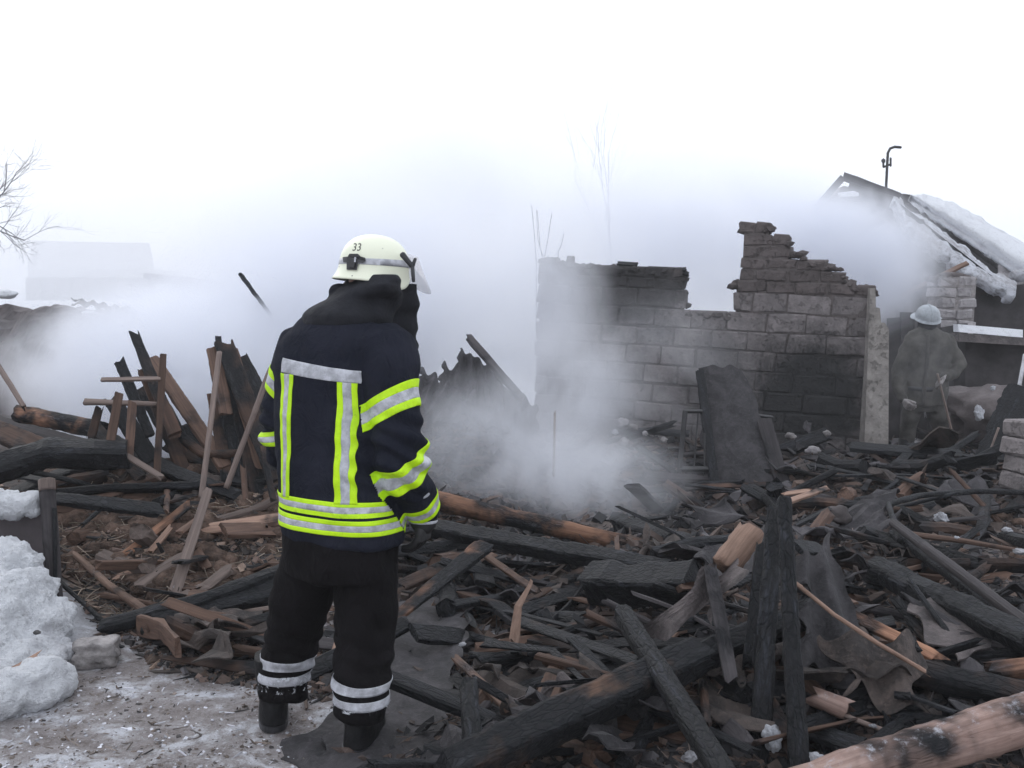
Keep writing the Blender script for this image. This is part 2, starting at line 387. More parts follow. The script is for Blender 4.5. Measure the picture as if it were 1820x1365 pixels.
def timber(name, label, cat, a, b_, wpx, mt, t=None, n=6, rough=.07, jag=.05, taper=(1, 1), up=.55, via=None, sides=12, seg=None, group=None, parent=None, curve=0):
    A, B = pt(a), pt(b_); _seed[0] += 1
    d = depth((A + B) / 2); w = wpx * d / F_; Lg = (B - A).length
    th = w if t is None else t * w
    tc = (CAM - (A + B) / 2).normalized()
    mw = frame(A, B, tc * (1 - up) + V((0, 0, up)))
    path = None
    if via:
        inv = mw.inverted(); path = [(0, 0)] + [((inv @ pt(q)).y, (inv @ pt(q)).z) for q in via] + [(0, 0)]
    seg = seg or max(6, min(48, int(Lg / .028)))
    if mt == 'char' and rough == .07: rough = .12
    if path: seg = max(seg, 16)
    if n <= 2.2: sides = max(sides, 14)
    vs, fs = timber_geo(Lg, w, th, n, sides, seg, rough, (jag, jag) if not isinstance(jag, tuple) else jag, taper, path, _seed[0], curve)
    o = mk(name, vs, fs, M[mt], mw, parent, smooth=(n <= 2.5)); recalc(o.data)
    if parent is None: tag(o, label, cat, group)
    return o

def sheet_geo(c00, c10, c11, c01, wave=.13, amp=.02, thick=.008, nu=40, nv=14, jag=.05, bend=0, seed=0):
    so = seed * 3.7; vs = []; nrm = (c10 - c00).cross(c01 - c00).normalized()
    Lu = ((c10 - c00).length + (c11 - c01).length) / 2; Lv = ((c01 - c00).length + (c11 - c10).length) / 2
    for layer in (0, 1):
        for j in range(nv + 1):
            for i in range(nu + 1):
                u, v_ = i / nu, j / nv
                u2 = u + (1 - u) ** 3 * jag * noise.noise(V((v_ * Lv * 7, so, 0))) / Lu * 3 + u ** 3 * jag * noise.noise(V((v_ * Lv * 7, so, 5))) / Lu * 3
                v2 = v_ + (1 - v_) ** 3 * jag * noise.noise(V((u * Lu * 8, so, 9))) / Lv * 3 + v_ ** 3 * jag * noise.noise(V((u * Lu * 8, so, 13))) / Lv * 3
                p = (c00 * (1 - u2) + c10 * u2) * (1 - v2) + (c01 * (1 - u2) + c11 * u2) * v2
                z = amp * math.sin(u2 * Lu / wave * math.tau) if wave else 0
                z += bend * math.sin(v2 * math.pi) + .022 * noise.noise(V((u * 2.5, v_ * 2.5, so))) + .004 * noise.noise(V((u * 14, v_ * 14, so)))
                vs.append(p + nrm * (z - layer * thick))
    W_ = nu + 1; O = W_ * (nv + 1); fs = []
    for j in range(nv):
        for i in range(nu):
            a = j * W_ + i; fs.append((a, a + 1, a + W_ + 1, a + W_)); fs.append((O + a, O + a + W_, O + a + W_ + 1, O + a + 1))
    for i in range(nu):
        fs.append((i + 1, i, O + i, O + i + 1)); a = nv * W_ + i; fs.append((a, a + 1, O + a + 1, O + a))
    for j in range(nv):
        a = j * W_; fs.append((a, a + W_, O + a + W_, O + a)); a += nu; fs.append((a + W_, a, O + a, O + a + W_))
    return vs, fs
def sheet(name, label, cat, q, mt='slate', group=None, parent=None, **k):
    c = [pt(x) for x in q]; _seed[0] += 1; ctr = sum(c, V()) / 4
    mw = frame(c[0], c[1], (c[1] - c[0]).cross(c[3] - c[0])); inv = mw.inverted()
    vs, fs = sheet_geo(*[inv @ x for x in c], seed=_seed[0], **k)
    o = mk(name, vs, fs, M[mt], mw, parent, smooth=False); recalc(o.data)
    if parent is None: tag(o, label, cat, group)
    return o
def rock_geo(r, sub=2, sq=(1, 1, 1), amp=.25, seed=0, box=0.0):
    bm = bmesh.new(); bmesh.ops.create_icosphere(bm, subdivisions=sub, radius=1)
    for v in bm.verts:
        p = v.co.copy()
        if box: m_ = max(abs(p.x), abs(p.y), abs(p.z)); p = p * (1 - box) + (p / m_) * .8 * box
        p *= 1 + amp * noise.noise(p * 1.3 + V((seed, 0, 0))) + amp * .5 * noise.noise(p * 3.4 + V((seed, 5, 0))) + amp * .2 * noise.noise(p * 9 + V((seed, 9, 0)))
        v.co = V((p.x * sq[0], p.y * sq[1], p.z * sq[2])) * r
    vs = [v.co.copy() for v in bm.verts]; fs = [tuple(v.index for v in f.verts) for f in bm.faces]; bm.free(); return vs, fs
def rock(name, label, cat, c, wpx, mt='stone', sq=(1, .8, .7), rz=0, box=0, amp=.25, group=None, sub=3):
    p = pt(c); _seed[0] += 1; r = wpx * depth(p) / F_ / 2
    vs, fs = rock_geo(r, sub, sq, amp, _seed[0], box)
    return tag(mk(name, vs, fs, M[mt], Matrix.Translation(p) @ Matrix.Rotation(rz, 4, 'Z'), smooth=sub > 2), label, cat, group)
def box_mesh(sx_, sy, sz, bev=.01, jit=0, seed=0, name='block'):
    bm = bmesh.new(); bmesh.ops.create_cube(bm, size=1)
    for v in bm.verts: v.co = V((v.co.x * sx_, v.co.y * sy, v.co.z * sz))
    if bev: bmesh.ops.bevel(bm, geom=bm.edges[:], offset=bev, segments=1, affect='EDGES')
    for v in bm.verts: v.co += V([jit * (.35 if k == 1 else 1) * (noise.noise(v.co * 14 + V((seed * 7, k * 9, 0))) + .5 * noise.noise(v.co * 40 + V((seed * 7, k * 9, 3)))) for k in range(3)])
    me = bpy.data.meshes.new(name); bm.to_mesh(me); bm.free(); return me
def bar(name, a, b_, w, h, mt, parent=None, nrm=V((0, 0, 1)), bev=0, **k):
    a, b_ = pt(a), pt(b_); mw = frame((a + b_) / 2, b_ + (b_ - a), nrm); me = box_mesh((b_ - a).length, w, h, bev); me.materials.append(M[mt]); me.name = name
    return link(name, me, mw, parent)
def remesh(name, geos, vox, smooth_it=6):
    """fuse overlapping closed shells into one continuous skin"""
    vs = []; fs = []
    for v_, f_ in geos:
        o = len(vs); vs += list(v_); fs += [tuple(i + o for i in f) for f in f_]
    me = bpy.data.meshes.new('tmp'); me.from_pydata([tuple(v) for v in vs], [], fs); recalc(me)
    ob = bpy.data.objects.new('tmp', me); COL.objects.link(ob)
    md = ob.modifiers.new('r', 'REMESH'); md.mode = 'VOXEL'; md.voxel_size = vox; md.use_smooth_shade = True
    if smooth_it: sm = ob.modifiers.new('s', 'SMOOTH'); sm.factor = .5; sm.iterations = smooth_it
    dg = bpy.context.evaluated_depsgraph_get(); dg.update()
    out = bpy.data.meshes.new_from_object(ob.evaluated_get(dg)); out.name = name
    bpy.data.objects.remove(ob); bpy.data.meshes.remove(me); out.shade_smooth(); return out
class _PV:
    __slots__ = ('co', 'normal')
def DV(me):
    ps = []
    for v in me.vertices:
        q = _PV(); q.co = v.co.copy(); q.normal = v.normal.copy(); ps.append(q)
    for q in ps: yield q
    me.vertices.foreach_set('co', [c for q in ps for c in q.co]); me.update()
def loft(rings, sides=28):
    """rings: (centre, axisA, axisB, exponent) closed shell"""
    vs = []; fs = []
    for c, a, b_, e in rings:
        for i in range(sides):
            q = i / sides * math.tau; cc, s_ = math.cos(q), math.sin(q)
            vs.append(c + a * math.copysign(abs(cc) ** (2 / e), cc) + b_ * math.copysign(abs(s_) ** (2 / e), s_))
    m_ = len(rings)
    for k in range(m_ - 1):
        for i in range(sides):
            j = (i + 1) % sides; fs.append((k * sides + i, k * sides + j, (k + 1) * sides + j, (k + 1) * sides + i))
    vs += [rings[0][0], rings[-1][0]]; n0 = m_ * sides
    for i in range(sides):
        j = (i + 1) % sides; fs.append((n0, j, i)); fs.append((n0 + 1, (m_ - 1) * sides + i, (m_ - 1) * sides + j))
    return vs, fs
def limb(pts, ref=V((0, 1, 0)), sides=20, flat=1.0, cap=.55):
    """pts: (point, radius)"""
    rings = []
    n = len(pts)
    for k, (p, r) in enumerate(pts):
        a = pts[max(0, k - 1)][0]; b_ = pts[min(n - 1, k + 1)][0]; x = (b_ - a).normalized()
        u = (ref - x * ref.dot(x)).normalized(); w = x.cross(u)
        if k == 0: rings.append((p - x * r * .55, w * r * .6, u * r * flat * .6, 2))
        rings.append((p, w * r, u * r * flat, 2.1))
        if k == n - 1: rings.append((p + x * r * cap, w * r * (.6 if cap > .3 else .9), u * r * flat * (.6 if cap > .3 else .9), 2))
    return loft(rings, sides)

# ================================================================== THE SETTING
def axis(parts):
    out = []
    for a, b_, st in parts:
        n_ = max(1, int(round((b_ - a) / st))); out += [a + (b_ - a) * i / n_ for i in range(n_)]
    return out + [parts[-1][1]]
xs = axis([(-500, -60, 110), (-60, -16, 6), (-16, -6, .6), (-6, -3, .12), (-3, 4.2, .034), (4.2, 7, .12), (7, 16, .6), (16, 60, 6), (60, 500, 110)])
ys = axis([(-60, -4, 8), (-4, 2, .5), (2, 2.8, .1), (2.8, 6.5, .034), (6.5, 11, .07), (11, 17, .3), (17, 40, 2.5), (40, 100, 10), (100, 700, 100)])
vs = []; fs = []; zone = []
for y in ys:
    for x in xs:
        vs.append((x, y, H(x, y))); r = rubble_amt(x, y)
        bank = max(gb(x, y, -2.35, 4.3, .5, .75, 1.2) - .35, 0) * 2
        zone.append((r, min(1, bank + ss(13, 17, y) + .55 * ss(10.5, 13, y) * ss(0, .3, n3(x, y, 0, .9))), 0, 1))
nx = len(xs)
for j in range(len(ys) - 1):
    for i in range(nx - 1): a = j * nx + i; fs.append((a, a + 1, a + nx + 1, a + nx))
g = mk('ground', vs, fs, M['ground'], smooth=True); tag(g, kind='structure')
ca = g.data.color_attributes.new('zone', 'FLOAT_COLOR', 'POINT')
ca.data.foreach_set('color', [c for z in zone for c in z])

# ------------------------------------------------------------------ block wall of the burnt house
WL = P(945, 812, 11.35); WR = P(1543, 812, 10.05); WL.z = WR.z = 0.0
ux = (WR - WL).normalized(); un = V((ux.y, -ux.x, 0))          # un points to the camera
WLEN = (WR - WL).length
def wuv(px, py):
    d = ray(px, py); t_ = (WL - CAM).dot(un) / d.dot(un); p = CAM + d * t_; return (p - WL).dot(ux), p.z
prof = [(948, 462), (988, 460), (1000, 470), (1052, 474), (1130, 478), (1214, 482), (1216, 558), (1300, 558), (1303, 500), (1312, 498), (1314, 402),
        (1371, 402), (1373, 421), (1403, 422), (1405, 447), (1427, 449), (1429, 468), (1494, 471), (1497, 490), (1516, 504), (1520, 510), (1556, 512)]
pu = [wuv(*q) for q in prof]
def top(u):
    if u < pu[0][0] or u > pu[-1][0]: return -1
    for (a, za), (b_, zb) in zip(pu, pu[1:]):
        if a <= u <= b_: return za + (zb - za) * ((u - a) / max(1e-4, b_ - a))
    return -1
house = empty('ruined_wall', WL, 'soot stained grey block wall left standing, stepped on the right with a window gap', 'wall')
SH = -.014
rows = [(i * .207, .207) for i in range(9)]; z0 = 9 * .207
rows += [(z0 + i * .122, .122) for i in range(6)]
bm_var = {}
def brick_variant(kind, k, lx, lz):
    key = (kind, k, round(lx, 2), round(lz, 3))
    if key not in bm_var:
        me = box_mesh(round(lx, 2) - .012, .22, lz - .012, .013, .022, k, kind); me.materials.append(M['block' if kind == 'block' else 'brick']); bm_var[key] = me
    return bm_var[key]
core = []
for ri, (v0, hh) in enumerate(rows):
    thin = hh < .2; Lb = .30 if thin else .40; off = (.5 if ri % 2 else 0) * Lb + R_.uniform(-.06, .06)
    # intervals where the wall reaches this course
    us = []; inside = False; st = 0; u = 0; cb = .022 + .0006 * (ri % 3)
    step = .01
    for q in range(int(WLEN / step) + 8):
        u = q * step; ok = top(u) >= v0 + hh * .55 + SH * u + 0
        if ok and not inside: st = u; inside = True
        if (not ok) and inside: us.append((st, u)); inside = False
    if inside: us.append((st, u))
    for (s0, s1) in us:
        if s1 - s0 < .08: continue
        cuts = [s0]; c_ = math.floor(s0 / Lb) * Lb + off
        while c_ < s1:
            cc = c_ + R_.uniform(-.025, .025)
            if cc > cuts[-1] + .11 and cc < s1 - .09: cuts.append(cc)
            c_ += Lb
        cuts.append(s1)
        if abs(s0) > .05: cuts[0] += R_.uniform(-.02, .03)
        for a, b_ in zip(cuts, cuts[1:]):
            uc = (a + b_) / 2; leftdark = thin and uc < 1.8
            o = link('brick' if thin else 'block', brick_variant('brick' if thin else 'block', R_.randrange(6), b_ - a, hh), None)
            o.parent = house
            p = ux * uc + V((0, 0, v0 + hh / 2 + SH * uc)) - un * (.11 - R_.uniform(-.008, .012))
            rot = Matrix((ux, -un, V((0, 0, 1)))).transposed().to_4x4()
            o.matrix_basis = Matrix.Translation(p) @ rot @ Matrix.Rotation(R_.uniform(-.014, .014) + math.atan(SH) * -1, 4, 'Y') @ Matrix.Rotation(R_.uniform(-.02, .02), 4, 'Z')
        a, b_ = s0 + .03, s1 - .03
        core.append((a, b_, max(0, v0 - .04) + SH * (a + b_) / 2, v0 + hh * .8 + SH * (a + b_) / 2))
vs = []; fs = []
for a, b_, v0, v1 in core:
    o_ = len(vs)
    for (u, w_, z) in [(a, -.012, v0), (b_, -.012, v0), (b_, -.20, v0), (a, -.20, v0), (a, -.012, v1), (b_, -.012, v1), (b_, -.20, v1), (a, -.20, v1)]:
        vs.append(ux * u + un * w_ + V((0, 0, z)))
    fs += [tuple(o_ + i for i in f) for f in [(0, 3, 2, 1), (4, 5, 6, 7), (0, 1, 5, 4), (1, 2, 6, 5), (2, 3, 7, 6), (3, 0, 4, 7)]]
mo = mk('mortar', vs, fs, M['mortar']); mo.parent = house
# ragged mortar crumbs along the broken top
vs = []; fs = []
for q in range(420):
    u = R_.uniform(0, WLEN + .05); tz = top(u)
    if tz < 0: continue
    g_, f_ = rock_geo(R_.uniform(.014, .05), 1, (1.4, 1, .8), .4, q)
    o_ = len(vs); p = ux * u - un * R_.uniform(.0, .2) + V((0, 0, tz + R_.uniform(-.045, .012) - .01))
    vs += [v + p for v in g_]; fs += [tuple(i + o_ for i in f) for f in f_]
mo = mk('crumbling_mortar', vs, fs, M['brick']); mo.parent = house; mo['kind'] = 'stuff'
def onwall(px, py, out=0.0): 
    u, z = wuv(px, py); return WL + ux * u + V((0, 0, z)) + un * out
for q, (a, b_, w_) in enumerate([((1128, 470), (1098, 468), .05), ((1110, 474), (1065, 476), .06), ((1150, 478), (1222, 487), .04), ((1190, 482), (1218, 478), .05)]):
    o = timber('charred_lath', None, None, onwall(*a, out=-.06), onwall(*b_, out=-.04), 9, 'char', t=.5, parent=house, seg=6)
# plastered end pier
pier = empty('wall_pier', WR, 'pale plastered end pier beside the block wall, its top broken away in steps', 'wall')
pf = [(1536, 800), (1579, 800), (1580, 585), (1573, 574), (1566, 573), (1564, 548), (1557, 546), (1556, 512), (1547, 512)]
dd0 = 9.86
front = [P(x, y, dd0) for x, y in pf]; back = [p + V((.05, .45, 0)) for p in front]; n_ = len(pf)
sub = mk('plaster_face', front + back, [tuple(range(n_)), tuple(reversed(range(n_, 2 * n_)))] + [(i, n_ + i, n_ + (i + 1) % n_, (i + 1) % n_) for i in range(n_)], M['plaster'], parent=pier)
recalc(sub.data)
# coping stone on the wall
rock('wall_stone', 'loose grey stone balanced on the far left top of the block wall', 'stone', (1014, 462, 11.2), 17, 'brick', (1, .8, 1), box=.6)

# ------------------------------------------------------------------ far things in the mist, left
def slab(name, q, thick, mt, parent, dirv=V((0, 1, 0))):
    f_ = [pt(x) for x in q]; k = [p + dirv * thick for p in f_]; n_ = len(q)
    o = mk(name, f_ + k, [tuple(range(n_)), tuple(reversed(range(n_, 2 * n_)))] + [(i, n_ + i, n_ + (i + 1) % n_, (i + 1) % n_) for i in range(n_)], M[mt], parent=parent)
    recalc(o.data); return o
bw = empty('yard_wall', P(150, 530, 38), 'long low grey yard wall fading into the mist at far left', 'wall')
for i in range(9):
    x0 = 45 + i * 27; sub = slab('wall_panel', [(x0 + .5, 534, 38 + i * .1), (x0 + 26, 533, 38 + i * .1), (x0 + 26, 493 - (i % 2), 38 + i * .1), (x0 + .5, 494, 38 + i * .1)], .25, 'farwall', bw)
fb = empty('far_shed', P(290, 530, 36), 'pale shed with a low dark roof at the end of the misty wall', 'shed')
slab('wall', [(262, 534, 36), (345, 536, 36), (345, 497, 36), (262, 492, 36)], 4, 'farwall', fb)
slab('roof', [(254, 494, 35.8), (352, 504, 35.8), (352, 497, 35.8), (256, 485, 35.8)], 4.6, 'farroof', fb)
slab('white_door', [(275, 528, 35.95), (305, 529, 35.95), (305, 505, 35.95), (275, 504, 35.95)], .04, 'farwhite', fb)
fr = empty('far_barn', P(150, 490, 58), 'long barn roof barely visible through the mist behind the yard wall', 'barn')
slab('roof', [(48, 480, 58), (270, 478, 58), (262, 432, 62), (58, 428, 62)], .4, 'farroof', fr)
slab('wall', [(50, 520, 59), (268, 520, 59), (268, 478, 59), (50, 480, 59)], 5, 'farwall', fr)

def branch_tree(name, base, ht, r, seed, label, cat, spread=.55, depth_=4, lean=V((0, 0, 1)), mt='fartwig', thin=.62, kids=(3, 4)):
    rr = random.Random(seed); root = empty(name, base, label, cat)
    tv = []; tf = []; cv = []; cf = []
    def seg_(a, b_, ra, rb, V_, F__):
        x = (b_ - a).normalized(); u = x.orthogonal().normalized(); w = x.cross(u); o_ = len(V_); k = 5
        for p, r_ in ((a, ra), (b_, rb)):
            for i in range(k): q = i / k * math.tau; V_.append(p + u * math.cos(q) * r_ + w * math.sin(q) * r_)
        for i in range(k): j = (i + 1) % k; F__.append((o_ + i, o_ + j, o_ + k + j, o_ + k + i))
    def grow(p, d, ln, r_, lv):
        V_, F__ = (tv, tf) if lv == 0 else (cv, cf); n_ = 4
        for i in range(n_):
            d2 = (d + V([rr.uniform(-.14, .14) for _ in range(3)]) + V((0, 0, .04))).normalized()
            q = p + d2 * ln / n_; rb = r_ * (1 - .12); seg_(p, q, r_, rb, V_, F__); p, d, r_ = q, d2, rb
            if lv < depth_ and i >= 1:
                for _ in range(rr.randint(1, 2) if lv else rr.randint(1, 2)):
                    nd = (d + V([rr.uniform(-1, 1) * spread * 1.5 for _ in range(3)])).normalized(); grow(p, nd, ln * rr.uniform(.5, .75), r_ * thin, lv + 1)
    grow(base.copy(), lean.normalized(), ht * .5, r, 0)
    mk('trunk', tv, tf, M[mt], parent=root, smooth=True); mk('crown', cv, cf, M[mt], parent=root, smooth=True); return root
branch_tree('bare_tree', P(-48, 545, 23), 4.3, .09, 9, 'bare winter tree with dense fine branches at the left edge', 'tree', .6, 5)
branch_tree('bare_sapling', P(1092, 640, 34), 10.2, .03, 12, 'thin bare sapling faint in the smoke above the block wall', 'tree', .3, 3, thin=.55, mt='fartwig')
tw = empty('twig_bush', P(965, 560, 12.6), 'few thin upright bare twigs behind the left end of the block wall', 'bush')
for k, pts_ in enumerate([[(975, 470), (963, 450), (956, 425), (953, 372)], [(967, 470), (960, 440), (955, 375)], [(966, 465), (973, 430), (981, 378)], [(992, 446), (998, 436), (1002, 415)], [(953, 462), (950, 420), (945, 365)]]):
    A = [P(x, y, 12.6) for x, y in pts_]; g_ = limb([(P(pts_[0][0], 590, 12.6), .006)] + [(p, .0055 - i * .0012) for i, p in enumerate(A)], sides=5)
    mk('stem', *g_, M['fartwig'], parent=tw)

# clay heap of the collapsed left wing
def heap(name, label, q0, q1, d0, d1, topf, thick, mt, cat='heap', lump=.16, seed=0):
    nx_, nz_ = 90, 26; vs = []; fs = []
    for j in range(nz_ + 1):
        for i in range(nx_ + 1):
            u = i / nx_; px = q0 + (q1 - q0) * u; d = d0 + (d1 - d0) * u; zt = P(px, topf(px), d).z
            w_ = j / nz_; base = P(px, 560, d); s_ = math.sin(w_ * math.pi) ** .55
            y = base.y + (w_ - .5) * thick; z = zt * s_ * min(1, u / .03, (1 - u) / .12 + .0)
            p = V((base.x, y, z - .05)); k = lump * (.3 + s_)
            nn = noise.noise(p * 1.7 + V((seed, 0, 0))) + .5 * noise.noise(p * 4.5) + .3 * noise.noise(p * 11)
            vs.append(p + V((.3 * nn * k, -nn * k, nn * k * .5)))
    for j in range(nz_):
        for i in range(nx_): a = j * (nx_ + 1) + i; fs.append((a, a + 1, a + nx_ + 2, a + nx_ + 1))
    o = mk(name, vs, fs, M[mt], smooth=False); o = tag(o, label, cat); recalc(o.data); return o
def interp(tbl):
    def f(x):
        for (a, ya), (b_, yb) in zip(tbl, tbl[1:]):
            if x <= b_: return ya + (yb - ya) * (max(0, (x - a)) / (b_ - a))
        return tbl[-1][1]
    return f
heap('clay_heap', 'grey heap of collapsed clay walling at the left edge behind the smoke', -120, 330, 10.6, 12.5, interp([(-120, 538), (80, 543), (92, 530), (125, 530), (140, 548), (200, 545), (235, 540), (260, 548), (330, 640)]), 3.4, 'clay')
sheet('roof_sheet', 'pale slate sheet edge on top of the grey clay heap', 'roofing sheet', [(135, 540, 10.8), (238, 556, 11.2), (232, 545, 11.6), (140, 532, 11.2)], 'slatepale', wave=.13, amp=.02)
rock('snow_patch', 'small snow lump on the left end of the clay heap', 'snow', (8, 523, 10.8), 46, 'snow', (1, .6, .35), sub=3)
rock('snow_patch', 'thin snow lump on the middle of the clay heap', 'snow', (158, 556, 10.2), 26, 'snow', (1, .6, .3), sub=3)

# ------------------------------------------------------------------ burnt house on the right
hs_ = empty('burnt_house', P(1700, 600, 15.5), 'burnt gable house with snow down its broken roof edge', 'house')
slab('gable_wall', [(1420, 640, 16), (1825, 640, 15.2), (1812, 530, 15.2), (1700, 450, 15.4), (1592, 362, 15.8), (1500, 330, 16.2), (1455, 372, 16.4), (1420, 430, 16.5)], .3, 'clay', hs_)
for q, (a, b_, w_, mt_) in enumerate([((1500, 314, 15.7), (1598, 350, 15.3), 15, 'greyboard'), ((1498, 316, 15.7), (1448, 372, 15.9), 12, 'greyboard'),
        ((1510, 330, 15.6), (1585, 356, 15.3), 14, 'sootboard'), ((1535, 350, 15.6), (1600, 372, 15.2), 16, 'greyboard'), ((1545, 372, 15.5), (1640, 400, 15.1), 18, 'sootboard'),
        ((1560, 398, 15.4), (1680, 452, 15), 18, 'greyboard'), ((1600, 370, 15.2), (1790, 520, 14.6), 12, 'char'), ((1590, 430, 15.3), (1700, 490, 14.9), 20, 'sootboard'),
        ((1640, 470, 15), (1760, 520, 14.7), 18, 'char'), ((1600, 490, 15), (1600, 600, 15), 16, 'sootboard'), ((1630, 480, 15), (1632, 600, 15), 14, 'sootboard')]):
    timber('roof_board', None, None, a, b_, w_, mt_, t=.3, parent=hs_, seg=8, up=0)
def snowstrip(name, top_, bot, d0, d1, parent, thick=.25, n_=60, rag=9, seed=0, label=None):
    vs = []; fs = []; m_ = 7
    for i in range(n_ + 1):
        u = i / n_; 
        def at(tb):
            f = u * (len(tb) - 1); k = min(int(f), len(tb) - 2); g_ = f - k
            return tb[k][0] * (1 - g_) + tb[k + 1][0] * g_, tb[k][1] * (1 - g_) + tb[k + 1][1] * g_
        a = at(top_); b_ = at(bot); d = d0 + (d1 - d0) * u
        a = (a[0] + rag * .4 * noise.noise(V((u * 9, seed, 0))), a[1] + rag * .5 * noise.noise(V((u * 11, seed, 3)))); b_ = (b_[0] + rag * noise.noise(V((u * 12, seed, 5))), b_[1] + rag * noise.noise(V((u * 14, seed, 8))))
        for j in range(m_ + 1):
            w_ = j / m_; px = a[0] * (1 - w_) + b_[0] * w_; py = a[1] * (1 - w_) + b_[1] * w_
            dd = d + .9 * (1 - w_) - math.sin(w_ * math.pi) * thick
            vs.append(P(px, py, dd) + V((0, 0, (.05 * noise.noise(V((u * 14, w_ * 4, seed + 2.0))) + .03 * noise.noise(V((u * 40, w_ * 9, seed + 2.0)))))))
    for i in range(n_):
        for j in range(m_): a = i * (m_ + 1) + j; fs.append((a, a + 1, a + m_ + 2, a + m_ + 1))
    o_ = len(vs); nv_ = len(vs)
    vs += [v + V((.0, .12, -.1)) for v in vs[:nv_]]; fs += [tuple(reversed([i + o_ for i in f])) for f in fs[:]]
    edge = [i * (m_ + 1) for i in range(n_ + 1)] + [n_ * (m_ + 1) + j for j in range(1, m_ + 1)] + [i * (m_ + 1) + m_ for i in range(n_ - 1, -1, -1)] + [j for j in range(m_ - 1, 0, -1)]
    for a, b_ in zip(edge, edge[1:] + edge[:1]): fs.append((a, b_, b_ + o_, a + o_))
    o = mk(name, vs, fs, M['dirtysnow' if rag > 5 else 'snow'], parent=parent, smooth=True); recalc(o.data); return o
snowstrip('roof_snow', [(1590, 345), (1620, 375), (1665, 400), (1720, 445), (1760, 480), (1808, 500)], [(1586, 356), (1612, 400), (1662, 447), (1715, 484), (1768, 508), (1805, 527)], 14.9, 14.2, hs_, rag=17, seed=1)
slab('roof_snow', [(1492, 342, 15.55), (1528, 338, 15.55), (1526, 348, 15.5), (1495, 349, 15.5)], .1, 'snow', hs_)
slab('side_wall', [(1725, 640, 14.9), (1850, 640, 14.6), (1850, 500, 14.6), (1725, 520, 14.9)], .3, 'sootboard', hs_)
timber('loose_rafter', 'thin brown rafter sticking out above the whitewashed chimney', 'rafter', (1600, 527, 13.9), (1718, 468, 13.7), 9, 'tan', t=.6)
hb = empty('snowy_house', P(1780, 600, 20), 'house behind with a smooth thick snow slab on its roof', 'house')
slab('gable_wall', [(1600, 640, 20), (1860, 640, 19), (1860, 500, 19), (1740, 430, 19.4), (1625, 350, 20)], 2.5, 'sootboard', hb)
slab('eave_board', [(1604, 344, 19.8), (1618, 346, 19.8), (1700, 408, 19.3), (1845, 512, 18.8), (1845, 530, 18.8), (1700, 428, 19.3), (1608, 362, 19.8)], .3, 'sootboard', hb)
slab('white_wall', [(1778, 470, 18.9), (1850, 500, 18.8), (1850, 560, 18.8), (1778, 500, 18.9)], .1, 'white_block', hb)
snowstrip('roof_snow', [(1622, 345), (1650, 346), (1700, 362), (1760, 397), (1860, 455)], [(1618, 347), (1650, 372), (1700, 406), (1760, 446), (1860, 515)], 19.6, 18.6, hb, thick=.5, rag=2.5, seed=5)
rock('snow_patch', 'rounded snow lump under the eave at the right edge', 'snow', (1812, 490, 14.2), 36, 'dirtysnow', (1, .7, .6), sub=3)
# antenna pipe
ap = empty('bent_pipe_mast', P(1576, 345, 15.6), 'thin bent metal pipe mast rising from the burnt ridge', 'mast')
A = [P(x, y, 15.6) for x, y in [(1574, 360), (1575, 330), (1577, 290), (1578, 272), (1582, 264), (1590, 261), (1601, 262)]]
mk('pipe', *limb([(p, .022) for p in A], sides=8), M['metal'], parent=ap, smooth=True)
for a, b_ in (((1570, 297), (1583, 292)), ((1583, 281), (1583, 295)), ((1570, 296), (1570, 284))):
    mk('bracket', *limb([(P(*a, 15.6), .017), (P(*b_, 15.6), .017)], sides=6), M['metal'], parent=ap)
mk('insulator', *rock_geo(.035, 1, (1, 1, 1.3), .1, 3), M['metal'], mw=Matrix.Translation(P(1570, 286, 15.6)), parent=ap)
# whitewashed chimney
ch = empty('chimney_stump', P(1690, 600, 13.5), 'whitewashed block chimney stump behind the second firefighter', 'chimney')
for r_ in range(6):
    y1 = 606 - r_ * 19 + 0; 
    for c_ in range(2):
        x0 = 1657 + c_ * 34 + (0 if r_ % 2 else -3) + (0 if c_ else 0); w_ = 33 - (0 if r_ % 2 else -3) * (1 if c_ == 0 else -1)
        p = P(x0 + w_ / 2, y1 - 9.5, 13.5); me = box_mesh(w_ * 13.5 / F_ - .012, .4, 19 * 13.5 / F_ - .012, .02, .03, r_ * 2 + c_); me.materials.append(M['white_block'])
        link('block', me, Matrix.Translation(p), ch)
bar('mortar_core', (1660, 610, 13.52), (1660, 497, 13.52), .30, .5, 'stone', ch) if False else None
me = box_mesh(.49, .34, .86, 0); me.materials.append(M['stone']); link('mortar', me, Matrix.Translation(P(1690, 549, 13.5)), ch)
for q in range(7):
    rk = rock_geo(R_.uniform(.05, .11), 2, (1.2, 1, .6), .35, q + 40); mk('broken_cap', *rk, M['brick'], mw=Matrix.Translation(P(1655 + q * 12, 490 + abs(q - 3) * 2, 13.4)), parent=ch)
pt_ = empty('burnt_partition', P(1650, 640, 13), 'dark burnt wall of boards behind the second firefighter', 'wall')
for k_ in range(12):
    x0 = 1578 + k_ * 24; tp = 596 - (k_ < 3) * (10 + 8 * k_) + R_.uniform(-8, 8) - (16 if k_ < 6 else 0)
    slab('board', [(x0, 800, 13.1 - k_ * .04), (x0 + 22, 800, 13.1 - k_ * .04), (x0 + 22, tp + R_.uniform(-4, 4), 13.1 - k_ * .04), (x0, tp, 13.1 - k_ * .04)], .04 + .02 * (k_ % 2), 'sootboard', pt_)
